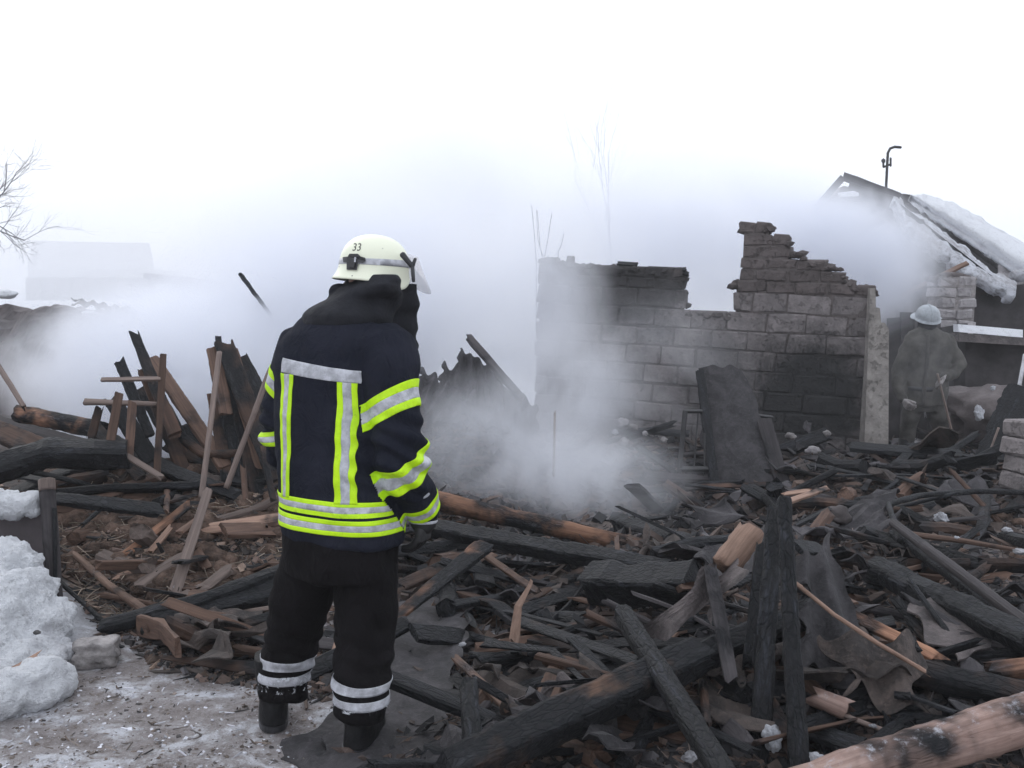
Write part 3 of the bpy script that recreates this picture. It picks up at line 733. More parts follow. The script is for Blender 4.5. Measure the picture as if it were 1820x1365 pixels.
# snowy plank fence / shed edge behind second firefighter
sh = empty('low_shed', P(1760, 640, 12.6), 'low dark shed with a snow dusted roof edge at the right edge', 'shed')
slab('wall', [(1716, 700, 12.7), (1850, 705, 12.5), (1850, 600, 12.5), (1716, 596, 12.7)], .2, 'sootboard', sh)
slab('board', [(1703, 576, 12.5), (1818, 586, 12.4), (1818, 600, 12.3), (1704, 590, 12.4)], .15, 'snow', sh)
slab('roof_edge', [(1704, 592, 12.35), (1850, 602, 12.25), (1850, 616, 12.2), (1704, 607, 12.3)], .5, 'slatepale', sh)
tag(rock('rubble_pile', 'dark burnt rubble pile below the low shed at right', 'rubble', (1775, 730, 11.9), 190, 'clay', (1, .6, .55), amp=.5, sub=4), None)
mk_pole = mk('white_pole', *limb([(P(1822, 630, 10.2), .02), (P(1806, 716, 10.1), .02)], sides=8), M['galv'], smooth=True); tag(mk_pole, 'thin white pole leaning at the right edge', 'pole')

# ================================================================== DEBRIS, LEFT OF THE FIREFIGHTER
T = timber
for q_, (a_, b__, w_, m_, l_) in enumerate([((250, 690, 6.75), (360, 870, 6.4), 26, 'charbrown', 'dark board half hidden low behind the slanting rafter'), ((222, 735, 6.6), (300, 860, 6.3), 24, 'char', 'charred board deep in the middle of the leaning tangle'),
    ((330, 760, 6.7), (420, 870, 6.4), 28, 'charbrown', 'brown burnt board low between tangle and straight pole'), ((408, 625, 6.6), (470, 830, 6.2), 30, 'brown', 'reddish brown board in the wide leaning group'),
    ((440, 660, 6.5), (520, 850, 6.2), 26, 'char', 'charred narrow board in the wide leaning group'), ((380, 700, 6.6), (410, 880, 6.2), 24, 'charbrown', 'short brown board at the left of the wide leaning group'),
    ((170, 760, 6.3), (250, 850, 6.0), 22, 'charbrown', 'burnt board slanting out below the left laths'), ((290, 830, 6.2), (420, 880, 6.0), 26, 'char', 'charred board flat along the front of the tangle'), ((120, 800, 6.3), (260, 835, 6.1), 22, 'charbrown', 'burnt board flat below the left laths')]):
    timber('burnt_board', l_, 'board', a_, b__, w_, m_, t=.3)
T('charred_board', 'tall board with a charred pointed tip, highest of the leaning tangle at left', 'board', (241, 600, 6.7), (311, 772, 6.3), 22, 'charbrown', t=.4, jag=(.09, .03), taper=(.75, 1.1))
T('rafter', 'long grey rafter slanting down to the right from the middle of the leaning tangle', 'rafter', (272, 642, 6.9), (402, 832, 6.3), 25, 'brown', t=.5, jag=.04)
T('lath', 'upright pale lath nailed in front of the slanting rafter', 'lath', (290, 631, 6.2), (279, 846, 6.0), 12, 'brown', t=.6, jag=.01)
T('lath', 'upper short horizontal lath across the leaning tangle', 'lath', (181, 675, 6.1), (285, 673, 6.15), 9, 'pale', t=.6, jag=.01)
T('stick', 'lower short horizontal stick with a thick left end in the leaning tangle', 'stick', (150, 714, 6.1), (279, 718, 6.15), 12, 'pale', t=.9, n=2, taper=(1.1, .7), jag=.01)
T('charred_post', 'short charred post standing left in the leaning tangle', 'post', (212, 642, 6.3), (266, 775, 6.2), 17, 'char', t=.8, jag=(.05, .01))
T('lath', 'leftmost brown upright lath of the leaning tangle', 'lath', (212, 698, 6.0), (193, 803, 5.9), 15, 'brown', t=.5, jag=.02)
T('lath', 'brown upright lath below the horizontal stick, second from the left', 'lath', (235, 715, 6.0), (229, 812, 5.9), 15, 'brown', t=.5, jag=.02)
T('charred_stub', 'small charred stub with a slanting end at the left of the tangle', 'board', (176, 726, 6.15), (162, 778, 6.1), 14, 'charbrown', t=.5)
T('lath', 'grey lath lying slanted under the tangle', 'lath', (206, 798, 5.9), (286, 848, 5.85), 12, 'pale', t=.5)
T('curved_timber', 'dark curved timber at the foot of the leaning tangle', 'timber', (296, 722, 6.5), (425, 806, 6.3), 17, 'charbrown', n=2.5, via=[(303, 765, 6.5), (335, 790, 6.4)])
T('charred_board', 'thick charred board crossing behind the left laths of the tangle', 'board', (200, 712, 6.4), (268, 820, 6.3), 28, 'char', t=.5)
T('charred_board', 'charred board slanting down right behind the upright pale lath', 'board', (258, 660, 6.6), (330, 850, 6.35), 24, 'charbrown', t=.4)
T('charred_board', 'blackened board lying at the base of the tangle', 'board', (180, 775, 6.5), (330, 850, 6.2), 30, 'char', t=.4)
T('charred_board', 'sooty brown board low behind the foot of the slanting rafter', 'board', (300, 790, 6.6), (420, 850, 6.4), 30, 'charbrown', t=.4)
T('broken_board', 'wedge shaped pale brown broken board top at the right of the tangle', 'board', (378, 618, 6.5), (402, 735, 6.3), 24, 'brown', t=.25, jag=.02)
T('wide_board', 'wide dark brown board leaning left of the firefighter', 'board', (398, 612, 6.5), (492, 850, 6.1), 34, 'charbrown', t=.2, jag=.04)
T('wide_board', 'second wide dark board leaning closest to the firefighter elbow', 'board', (424, 636, 6.7), (545, 860, 6.3), 34, 'charbrown', t=.2, jag=.04)
T('wide_board', 'sooty board between the pole and the wide leaning boards', 'board', (392, 660, 6.6), (440, 850, 6.25), 36, 'char', t=.2)
T('board', 'low dark board wedged behind the wooden poles', 'board', (430, 740, 6.4), (468, 905, 6.1), 30, 'charbrown', t=.3)
T('charred_stub', 'thin charred stub peeking over the wedge shaped broken board', 'board', (388, 600, 6.6), (391, 650, 6.5), 11, 'char', t=.7, jag=.02)
T('pole', 'straight pale wooden pole leaning against the wide boards', 'pole', (390, 626, 6.0), (358, 884, 5.6), 10, 'pale', n=2, jag=.01)
T('pole', 'thin wooden pole slanting behind the firefighter left arm', 'pole', (481, 655, 5.7), (402, 868, 5.5), 10, 'pale', n=2, jag=.01)
T('stake', 'small stake between the two wooden poles', 'stake', (432, 832, 5.8), (436, 885, 5.7), 10, 'brown', t=.7)
T('stake', 'dark small stake just left of the firefighter waist', 'stake', (468, 800, 5.9), (486, 890, 5.7), 11, 'charbrown', t=.7)
T('board', 'long pale grey board standing on its end below the straight pole', 'board', (370, 870, 5.35), (311, 1053, 4.9), 20, 'pale', t=.3, taper=(.8, 1.05), jag=.03)
T('peeled_log', 'orange brown peeled log lying at the left behind the charred beam', 'log', (32, 735, 6.6), (185, 765, 6.4), 30, 'orange', n=2.4, jag=.04)
T('thin_pole', 'thin grey pole leaning on the left end of the orange log', 'pole', (-22, 620, 6.8), (42, 722, 6.5), 9, 'pale', n=2)
T('charred_beam', 'long bulky charred beam along the left edge above the fence post', 'beam', (-60, 850, 5.7), (228, 808, 5.9), 48, 'char', n=3, via=[(95, 803, 5.85)])
T('charred_board', 'wide charred board behind the bulky beam at the left edge', 'board', (-30, 755, 6.4), (88, 805, 6.2), 46, 'charbrown', t=.3)
T('charred_board', 'dark board lying under the orange log', 'board', (-30, 742, 6.9), (150, 790, 6.6), 26, 'greyboard', t=.3)
T('charred_board', 'dark bluish charred plank behind the fence post', 'board', (98, 886, 5.2), (285, 908, 5.3), 26, 'char', t=.5)
T('thin_lath', 'short thin brown lath right of the fence post', 'lath', (102, 952, .03), (212, 974, .03), 9, 'brown', t=.5)
T('thin_lath', 'long brown lath lying down to the right in the left rubble', 'lath', (150, 966, .02), (378, 1056, .04), 11, 'brown', t=.6)
T('branch', 'pinkish pale crooked branch in the left rubble', 'branch', (132, 984, .05), (272, 1096, .06), 15, 'tan', n=2.2, taper=(.7, 1.1), via=[(196, 1043, .06)])
T('split_wood', 'reddish split board pointing up right in the left rubble', 'board', (221, 988, .04), (335, 898, .12), 17, 'orange', t=.4, jag=.08)
T('splinter', 'short pale splinter beside the reddish split board', 'splinter', (267, 981, .06), (306, 934, .12), 11, 'tan', t=.4)
T('split_log', 'tan split log lying behind the firefighter left hip', 'log', (298, 952, .04), (500, 922, .1), 25, 'tan', t=.6, n=3, jag=.09)
T('thin_rod', 'thin dark rod running from the fence post foot to the right', 'rod', (82, 1012, .1), (192, 1112, .03), 8, 'char', n=2)
T('charred_beam', 'charred log pointing left from the firefighter knees', 'beam', (180, 1116, .05), (520, 1008, .2), 27, 'char', n=2.6, via=[(300, 1087, .09)])
T('charred_beam', 'broad bluish charred beam below the charred log', 'beam', (278, 1098, .07), (560, 1030, .15), 50, 'char', n=4, t=.5)
T('charred_board', 'burnt thin board under the broad charred beam', 'board', (305, 1142, .04), (540, 1080, .10), 20, 'charbrown', t=.4)
T('charred_board', 'dark plank with a pointed left end by the icy path', 'board', (288, 1168, .05), (520, 1196, .05), 30, 'charbrown', t=.3, taper=(.3, 1.2), jag=.02)
T('charred_board', 'dark board between the firefighter legs', 'board', (450, 1130, .04), (640, 1150, .06), 26, 'greyboard', t=.3)
T('splinter', 'pale wood scrap between the firefighter boots', 'splinter', (590, 1175, .05), (604, 1130, .12), 13, 'tan', t=.4)
T('wood_chip', 'small yellowish chip in the left rubble', 'chip', (209, 1026, .04), (238, 1016, .05), 11, 'tan', t=.6)
# snow, post and panel at the left edge
fp = empty('fence_post', G(92, 1112), 'weathered fence post with a pale sawn cap at the left', 'post')
T('post', None, None, (101, 1114, 4.85), (84, 866, 4.9), 27, 'greyboard', n=2.4, parent=fp, jag=0)
T('post_cap', None, None, (84, 872, 4.88), (83, 853, 4.9), 28, 'pale', n=2.4, parent=fp, jag=0)
T('split_face', None, None, (99, 1110, 4.82), (97, 905, 4.86), 8, 'char', n=2.4, parent=fp, jag=.02)
pn = empty('metal_panel', P(30, 1000, 5), 'dark purplish metal panel under snow beside the fence post', 'panel')
slab('sheet', [(-90, 1080, 4.9), (92, 1090, 4.96), (84, 895, 5.0), (-90, 885, 4.9)], .02, 'panel', pn)
slab('edge_strip', [(-90, 893, 4.86), (80, 903, 4.97), (80, 895, 4.97), (-90, 885, 4.86)], .03, 'metal', pn)
def snowlump(name, label, blobs, vox=.012, amp=.035, cat='snow'):
    geos = []
    for k, (px, py, d, rx, ry, rz) in enumerate(blobs):
        vs, fs = rock_geo(1, 3, (rx * d / F_, rz, ry * d / F_), .22, k + len(label)); c = P(px, py, d); geos.append(([v + c for v in vs], fs))
    me = remesh(name, geos, vox, 2)
    for v in DV(me):
        p = v.co; v.co = p + v.normal * (amp * noise.noise(p * 6) + amp * .9 * noise.noise(p * 15) + amp * .6 * abs(noise.noise(p * 34)) + amp * .3 * noise.noise(p * 70))
    me.materials.append(M['snow']); o = link(name, me); return tag(o, label, cat)
snowlump('snow_on_panel', 'snow cap lying on the top edge of the metal panel', [(5, 895, 4.92, 40, 26, .12), (45, 892, 4.92, 24, 18, .1), (-40, 885, 4.9, 50, 30, .12), (62, 905, 4.93, 10, 8, .06)], amp=.022)
snowlump('snow_bank', 'big dirty snow bank against the metal panel at the left edge',
    [(-20, 1040, 4.55, 70, 70, .3), (30, 1000, 4.62, 38, 34, .16), (15, 1090, 4.4, 62, 70, .3), (62, 1055, 4.6, 34, 32, .14), (70, 1120, 4.4, 46, 60, .24), (-40, 1150, 4.2, 90, 80, .4), (44, 1190, 4.15, 66, 58, .3), (-20, 1250, 3.95, 80, 60, .3)], amp=.03)
snowlump('snow_chunk', 'rounded snow chunk lowest on the left edge of the bank', [(20, 1235, 3.78, 48, 44, .14), (66, 1215, 3.85, 50, 44, .16), (-20, 1250, 3.8, 30, 34, .12)], amp=.022)
T('wood_piece', 'tan wood piece half sunk in the left snow bank', 'board', (-25, 1232, 3.82), (68, 1178, 3.88), 36, 'tan', t=.4)
rock('stone_block', 'square grey stone block beside the snow bank', 'stone', (172, 1158, 4.25), 84, 'stone', (1.05, .8, .62), rz=.3, box=.9, amp=.3, sub=4)
tl = empty('teal_scrap', P(88, 1075, 4.5), 'small teal painted scrap at the foot of the fence post', 'scrap')
slab('chip', [(80, 1062, 4.5), (95, 1060, 4.5), (92, 1095, 4.45), (84, 1100, 4.45)], .02, 'teal', tl)
rock('ember', 'black burnt lump lying on the left snow bank', 'charcoal', (66, 1124, 4.14), 14, 'metal', (1, .7, .6), sub=2)

# ================================================================== DEBRIS, RIGHT OF THE FIREFIGHTER
sheet('slate_sheet', 'large flat grey sheet lying right behind the firefighter right leg', 'roofing sheet', [(540, 1392, .01), (770, 1362, .03), (850, 1040, .09), (700, 1075, .07)], 'slate', wave=.5, amp=.006, nu=30, nv=30, jag=.03)
sheet('slate_sheet', 'flat sheet under the firefighter right boot', 'roofing sheet', [(470, 1350, .01), (640, 1420, .012), (700, 1300, .018), (600, 1262, .012)], 'slate', wave=0, amp=0, jag=.03, thick=.012)
T('burnt_plank', 'reddish burnt plank pointing up beside the firefighter glove', 'board', (700, 1100, .14), (862, 968, .30), 34, 'orange', t=.35, jag=.07, taper=(.6, 1.1))
T('burnt_plank', 'sooty plank under the reddish burnt plank', 'board', (715, 1040, .12), (840, 985, .2), 26, 'charbrown', t=.35)
T('peeled_log', 'long orange peeled log lying across the smoking pit', 'log', (740, 882, 6.35), (1182, 982, 5.9), 33, 'orange', n=2.2, jag=.03, seg=40, rough=.09, taper=(1.05, .9))
T('grey_plank', 'thin grey plank just below the left end of the orange log', 'board', (770, 928, .16), (905, 980, .14), 15, 'greyboard', t=.4)
T('char_beam', 'black beam under the long orange log', 'beam', (770, 940, .12), (1190, 1015, .1), 30, 'char')
T('char_beam', 'dark burnt beam behind the right end of the long orange log', 'beam', (1100, 930, .05), (1330, 1010, .05), 34, 'char')
T('lath', 'brown lath slanting down right in the middle rubble', 'lath', (858, 984, .2), (955, 1052, .16), 13, 'brown', t=.5)
T('splinter', 'curved pale splinter standing upright in the middle rubble', 'splinter', (944, 1036, .32), (914, 1142, .14), 19, 'tan', t=.3, taper=(.35, 1.0), via=[(918, 1088, .24)])
T('char_board', 'black board slanting right of the curved pale splinter', 'board', (925, 1105, .14), (1135, 1178, .14), 24, 'char', t=.4)
T('char_board', 'black curved slate edge below the pale splinter', 'board', (860, 1143, .14), (1040, 1212, .16), 22, 'char', t=.3, via=[(985, 1158, .17)], taper=(1, .4))
T('square_beam', 'thick square charred beam lying level in the middle rubble', 'beam', (1052, 1038, .18), (1236, 1040, .16), 62, 'char', n=8, seg=14)
T('char_beam', 'long wide charred beam running from the bottom up to the right', 'beam', (800, 1372, .16), (1240, 1165, .24), 62, 'charmix', n=6, jag=.04)
T('char_beam', 'charred beam continuing up right above the long wide one', 'beam', (1130, 1215, .2), (1480, 1075, .2), 44, 'char', n=6)
sheet('slate_shard', 'pale slate shard lying in the middle rubble below the black boards', 'roofing sheet', [(885, 1262, .12), (1040, 1222, .16), (1020, 1200, .2), (880, 1235, .2)], 'slatepale', wave=.13, amp=.012, nu=24, nv=8)
T('lath', 'brown lath slanting down beside the big flat sheet', 'lath', (808, 1168, .14), (905, 1262, .12), 15, 'brown', t=.5)
T('char_stub', 'charred stub standing at the bottom right of the big flat sheet', 'post', (832, 1218, .28), (845, 1390, .12), 34, 'char', n=4)
T('char_beam', 'blue black charred beam slanting down to the bottom centre', 'beam', (1108, 1092, .34), (1295, 1390, .22), 38, 'charpost', n=4, jag=.05)
T('char_post', 'upright charred post, right one of the standing pair', 'post', (1393, 888, 3.75), (1424, 1420, 3.25), 33, 'charpost', n=4, taper=(.75, 1.1), jag=.06, rough=.12)
T('char_post', 'slanting charred post, left one of the standing pair', 'post', (1376, 925, 3.9), (1346, 1370, 3.4), 33, 'charpost', n=4, jag=.07, rough=.12)
T('char_post', 'short charred stub between the tan log and the standing pair', 'post', (1352, 975, 3.98), (1330, 1180, 3.7), 20, 'char', n=4)
T('tan_stump', 'tan log end with fresh face left of the standing charred posts', 'log', (1288, 1012, 4.1), (1335, 948, 4.15), 48, 'tan', n=2.4, jag=.05, rough=.14)
sheet('slate_shard', 'grey curved slate piece propped below the tan log end', 'roofing sheet', [(1172, 1132, .22), (1290, 1080, .3), (1330, 985, .42), (1232, 1020, .42)], 'slatepale', wave=.26, amp=.035, nu=24, nv=18, jag=.08)
T('grey_board', 'grey slat hanging down in front of the slate pieces', 'board', (1262, 1010, .44), (1300, 1208, .2), 24, 'greyboard', t=.3)
sheet('slate_shard', 'bluish slate sheet lying above the square charred beam', 'roofing sheet', [(1235, 1020, .1), (1350, 1015, .1), (1345, 955, .2), (1240, 962, .2)], 'slate', wave=.13, amp=.015)
sheet('corrugated_sheet', 'long corrugated sheet sloping down right of the standing posts', 'roofing sheet', [(1418, 1200, .14), (1560, 1190, .14), (1480, 965, .42), (1418, 985, .44)], 'slate', wave=.17, amp=.028, nu=50, nv=20, jag=.07)
sheet('corrugated_sheet', 'wavy brown grey sheet whose broken edge faces the bottom right', 'roofing sheet', [(1478, 1225, .12), (1655, 1262, .12), (1640, 1160, .24), (1500, 1120, .28)], 'slatebrown', wave=.19, amp=.03, nu=50, nv=14, jag=.06)
T('branch', 'thin tan branch slanting over the corrugated sheet', 'branch', (1413, 1036, .46), (1642, 1192, .28), 8, 'tan', n=2, via=[(1432, 1058, .44), (1540, 1130, .34)])
T('log_end', 'pale rounded log end below the corrugated sheet', 'log', (1452, 1240, .12), (1506, 1262, .12), 36, 'palelog', n=2)
T('stick', 'straight stick right of the pale log end', 'stick', (1496, 1270, .1), (1596, 1308, .1), 9, 'pale', n=2)
T('peeled_log', 'big pale peeled log at the bottom right corner', 'log', (1420, 1400, 3.2), (1880, 1262, 3.35), 88, 'palelog', n=2.1, jag=.05, seg=44, rough=.07, taper=(.8, 1.05))
T('char_beam', 'thick black beam slanting at the right above the corrugated sheets', 'beam', (1555, 1010, .2), (1850, 1150, .24), 44, 'char', n=4)
T('grey_rail', 'long grey rail slanting down to the right edge', 'rail', (1588, 930, .22), (1830, 1112, .24), 18, 'greyboard', n=2.6, jag=.02)
T('char_beam', 'black rail just under the long grey rail', 'beam', (1590, 948, .14), (1800, 1105, .16), 20, 'char', n=3)
hose = T('hose', 'dark hose bending round at the right edge', 'hose', (1850, 876, .24), (1600, 960, .16), 11, 'char', n=2, via=[(1760, 866, .26), (1690, 866, .26), (1640, 880, .25), (1606, 905, .22)], seg=44, jag=0, rough=.12)
sheet('slate_shard', 'square slate piece under the black beam at right', 'roofing sheet', [(1612, 1085, .2), (1700, 1175, .14), (1762, 1135, .16), (1668, 1050, .24)], 'slatepale', wave=0, amp=.0, jag=.03)
T('splinter', 'pinkish forked splinter in the upper right rubble', 'splinter', (1400, 892, .22), (1470, 868, .28), 12, 'tan', t=.5, jag=.05)
T('splinter', 'pinkish flat splinter just left of the forked one', 'splinter', (1395, 878, .2), (1440, 872, .22), 9, 'tan', t=.5, jag=.05)
T('split_wood', 'orange split wood beside the square slate piece', 'board', (1520, 1098, .2), (1660, 1166, .2), 26, 'orange', t=.4, jag=.08)
T('brown_beam', 'brown beam running to the right edge above the big pale log', 'beam', (1560, 1180, .14), (1870, 1250, .16), 44, 'charbrown', n=4)
T('brown_beam', 'orange ended brown beam at the right edge under the black beam', 'beam', (1760, 1195, .16), (1880, 1180, .2), 30, 'orange', n=4)
T('white_board', 'short whitish board lying in the far right rubble', 'board', (1697, 830, 9.3), (1738, 838, 9.2), 15, 'galv', t=.5, n=5)
T('dark_sheet', 'dark sheet leaning at the right edge beside the block stack', 'board', (1745, 865, 8.6), (1822, 690, 8.9), 60, 'char', t=.08, jag=.03)
T('thin_rod', 'thin pale rod along the leaning dark sheet', 'rod', (1735, 868, 8.5), (1775, 760, 8.6), 4, 'pale', n=2, jag=0)
st_ = empty('block_stack', P(1815, 880, 7.6), 'stub of grey block walling at the right edge', 'wall')
for r_ in range(4):
    me = box_mesh(.34, .3, .13, .015, .025, r_); me.materials.append(M['block']); link('block', me, Matrix.Translation(P(1834 + (r_ % 2) * 5, 855 - r_ * 31, 7.6)) @ Matrix.Rotation(.2 + .05 * r_, 4, 'Z'), st_)
# things in front of the block wall
sheet('charred_door', 'tall wide charred door leaning in front of the block wall', 'door', [(1262, 905, 8.2), (1408, 890, 8.1), (1318, 652, 8.9), (1240, 655, 8.9)], 'slate', wave=.9, amp=.012, thick=.04, nu=20, nv=20, jag=.018)
T('charred_board', 'charred board leaning right of the tall charred door', 'board', (1358, 748, 8.5), (1404, 900, 8.1), 26, 'greyboard', t=.3)
T('charred_board', 'charred board along the left edge of the tall door', 'board', (1244, 658, 8.8), (1276, 900, 8.1), 16, 'char', t=.4)
T('iron_bar', 'level iron bar right of the tall charred door', 'bar', (1320, 736, 8.7), (1372, 742, 8.7), 6, 'metal', n=4)
T('iron_bar', 'upright iron bar right of the tall charred door', 'bar', (1364, 742, 8.7), (1362, 800, 8.6), 5, 'metal', n=4)
gt = empty('iron_gate', P(1225, 880, 8.3), 'small iron gate frame standing left of the tall charred door', 'gate')
for nm, a, b_, w_ in (('frame_bar', (1218, 730), (1206, 852), 9), ('frame_bar', (1215, 731), (1248, 731), 6), ('frame_bar', (1206, 834), (1262, 834), 9),
        ('thin_bar', (1241, 734), (1233, 832), 3), ('thin_bar', (1252, 770), (1252, 832), 3), ('thin_bar', (1219, 838), (1218, 870), 2.5), ('thin_bar', (1231, 838), (1230, 870), 2.5), ('thin_bar', (1241, 838), (1240, 870), 2.5), ('thin_bar', (1250, 838), (1250, 870), 2.5), ('latch', (1188, 797), (1210, 797), 5), ('frame_bar', (1206, 850), (1204, 872), 8)):
    T(nm, None, None, (*a, 8.3), (*b_, 8.3), w_, 'metal', n=4, jag=0, rough=.02, parent=gt)
# collapsed corrugated roof on the middle heap
for k, (q, lab) in enumerate([
    ([(736, 700, 9.3), (800, 760, 8.9), (850, 700, 9.3), (745, 655, 9.8)], 'leftmost broken slate on the smoking middle heap'),
    ([(765, 720, 9.2), (900, 770, 8.9), (900, 690, 9.4), (788, 640, 9.8)], 'broad broken slate in the centre of the smoking middle heap'),
    ([(800, 690, 9.4), (925, 750, 9.1), (880, 655, 9.6), (818, 618, 9.9)], 'topmost jagged slate on the smoking middle heap'),
    ([(840, 740, 9.1), (950, 790, 8.8), (950, 720, 9.2), (860, 680, 9.5)], 'right hand slate sliding off the smoking middle heap')]):
    sheet('corrugated_sheet', lab, 'roofing sheet', q, 'slate', wave=.16, amp=.03, nu=46, nv=14, jag=.05)
T('ridge_pole', 'straight ridge pole slanting over the smoking middle heap', 'pole', (833, 600, 9.5), (930, 712, 9.0), 13, 'greyboard', n=4)
T('rafter_end', 'charred rafter end poking out of the smoke left of the firefighter', 'rafter', (427, 487, 8.2), (540, 640, 13.5), 6, 'char', t=.6)
T('thin_stake', 'thin upright stake inside the smoke before the block wall', 'stake', (986, 735, 8.0), (984, 845, 7.7), 4, 'pale', n=2)
for k, (x, y, w_, m_, lab) in enumerate([(1105, 752, 26, 'white_block', 'rounded pale stone highest in the small pile before the wall'), (1094, 768, 14, 'galv', 'small whitish stone at the left of the pile before the wall'),
        (1147, 770, 13, 'white_block', 'pale chip at the right of the pile before the wall'), (1125, 760, 18, 'stone', 'grey stone in the middle of the small pile before the wall'), (1108, 785, 22, 'stone', 'flat grey stone lowest in the small pile before the wall'),
        (1180, 782, 16, 'stone', 'flat stone behind the gate latch'), (1445, 800, 24, 'white_block', 'pale broken brick at the foot of the sooty wall patch'), (1470, 770, 16, 'stone', 'grey rubble stone against the sooty wall patch'), (1610, 815, 34, 'stone', 'pale grey chunk at the foot of the end pier'),
        (1405, 775, 18, 'stone', 'grey lump right of the charred boards before the wall'), (1520, 1240, 0, 'stone', ''), (1560, 905, 40, 'clay', 'brown clay lump in the upper right rubble'), (1490, 915, 46, 'clay', 'wide clay lump beside the forked splinter')]):
    if w_: rock('stone', lab, 'stone', (x, y, 9.0 if y < 830 else .12), w_, m_, (1, .7, .7), rz=k, amp=.35)
# snow scraps in the rubble
for k, (x, y, w_, h_, lab) in enumerate([(1335, 1228, 30, .7, 'small snow scrap in front of the slanting charred post'), (1372, 1310, 44, 1.5, 'icy snow scrap between the standing posts at the bottom'), (1448, 1345, 30, .8, 'snow scrap right of the upright post at the bottom'),
        (1672, 920, 30, .9, 'white torn scrap inside the bend of the hose'), (1700, 955, 12, .5, 'tiny white chip below the torn scrap'), (1790, 942, 22, .6, 'small snow patch at the right edge, upper one'), (1812, 980, 30, .5, 'small snow patch at the right edge, lower one'),
        (1552, 1290, 14, .7, 'tiny snow ball above the big pale log'), (822, 1145, 16, .6, 'tiny snow dab at the edge of the big flat sheet'), (722, 1222, 12, .4, 'tiny snow dab low on the big flat sheet'), (1225, 1345, 34, .6, 'snowy lump at the bottom beside the slanting beam'),
        (130, 792, 60, .35, 'snow patch under the orange log at left'), (235, 838, 18, .4, 'small snow patch below the grey lath of the tangle'), (808, 1340, 14, .4, 'tiny snow dab right of the flat sheet corner'), (1605, 815, 16, .5, 'bit of snow on the chunk by the end pier'),
        (1740, 735, 22, 1.6, 'snowy block beside the second firefighter at right'), (1790, 715, 24, 1.3, 'snow lump in front of the low shed'), (1765, 690, 10, 1.2, 'small white scrap standing in front of the low shed')]):
    dd = {11: 6.5, 14: 9.0, 15: 10.6, 16: 10.6, 17: 10.6}.get(k, .12)
    rock('snow_scrap', lab, 'snow', (x, y, dd), w_ * .85, 'dirtysnow' if k not in (11, 12) else 'snow', (1, .8, h_ * .8), rz=k * 1.3, amp=.5, sub=4)

# ------------------------------------------------------------------ scattered burnt boards, laths and slate pieces (individuals, shared meshes)
WVAR = []
for k in range(26):
    Lg = [.22, .3, .4, .5, .65, .8, 1.0][k % 7]; kind = k % 3
    w_ = [.035, .05, .075, .10, .06][k % 5]
    vs, fs = timber_geo(Lg, w_, w_ * [.3, .5, .9][kind], [7, 4, 2.4][kind], 10, 8, .10, (.035, .05), (1, R_.uniform(.6, 1)), [(0, 0), (R_.uniform(-.04, .04) * Lg, R_.uniform(-.03, .03)), (0, 0)], 900 + k)
    me = bpy.data.meshes.new('wood'); me.from_pydata([tuple(v) for v in vs], [], fs); recalc(me); WVAR.append((me, Lg, w_))
SVAR = []
for k in range(14):
    a, b_ = R_.uniform(.14, .34), R_.uniform(.12, .3); sk = R_.uniform(-.06, .06)
    vs, fs = sheet_geo(V((0, 0, 0)), V((a, sk, 0)), V((a * R_.uniform(.6, 1), b_, 0)), V((-sk, b_ * R_.uniform(.7, 1), 0)), wave=R_.choice([.10, .13, .13]), amp=.020, nu=16, nv=7, jag=.1, seed=k + 50, thick=.007)
    me = bpy.data.meshes.new('slate'); me.from_pydata([tuple(v) for v in vs], [], fs); recalc(me); SVAR.append(me)
MCACHE = {}
def with_mat(me, mt):
    if (me.name, mt) not in MCACHE:
        c = me.copy(); c.materials.clear(); c.materials.append(M[mt]); MCACHE[(me.name, mt)] = c
    return MCACHE[(me.name, mt)]
def inpoly(x, y, p):
    r = False
    for i in range(len(p)):
        (x1, y1), (x2, y2) = p[i], p[i - 1]
        if (y1 > y) != (y2 > y) and x < (x2 - x1) * (y - y1) / (y2 - y1) + x1: r = not r
    return r
MTW = {'char': 'black charred', 'charmix': 'mostly charred', 'charbrown': 'half burnt', 'brown': 'sooty brown', 'tan': 'pale split', 'pale': 'grey weathered', 'greyboard': 'ash grey', 'orange': 'reddish burnt'}
MTS = {'slate': 'dark slate', 'slatebrown': 'brownish slate'}
PLACED = []
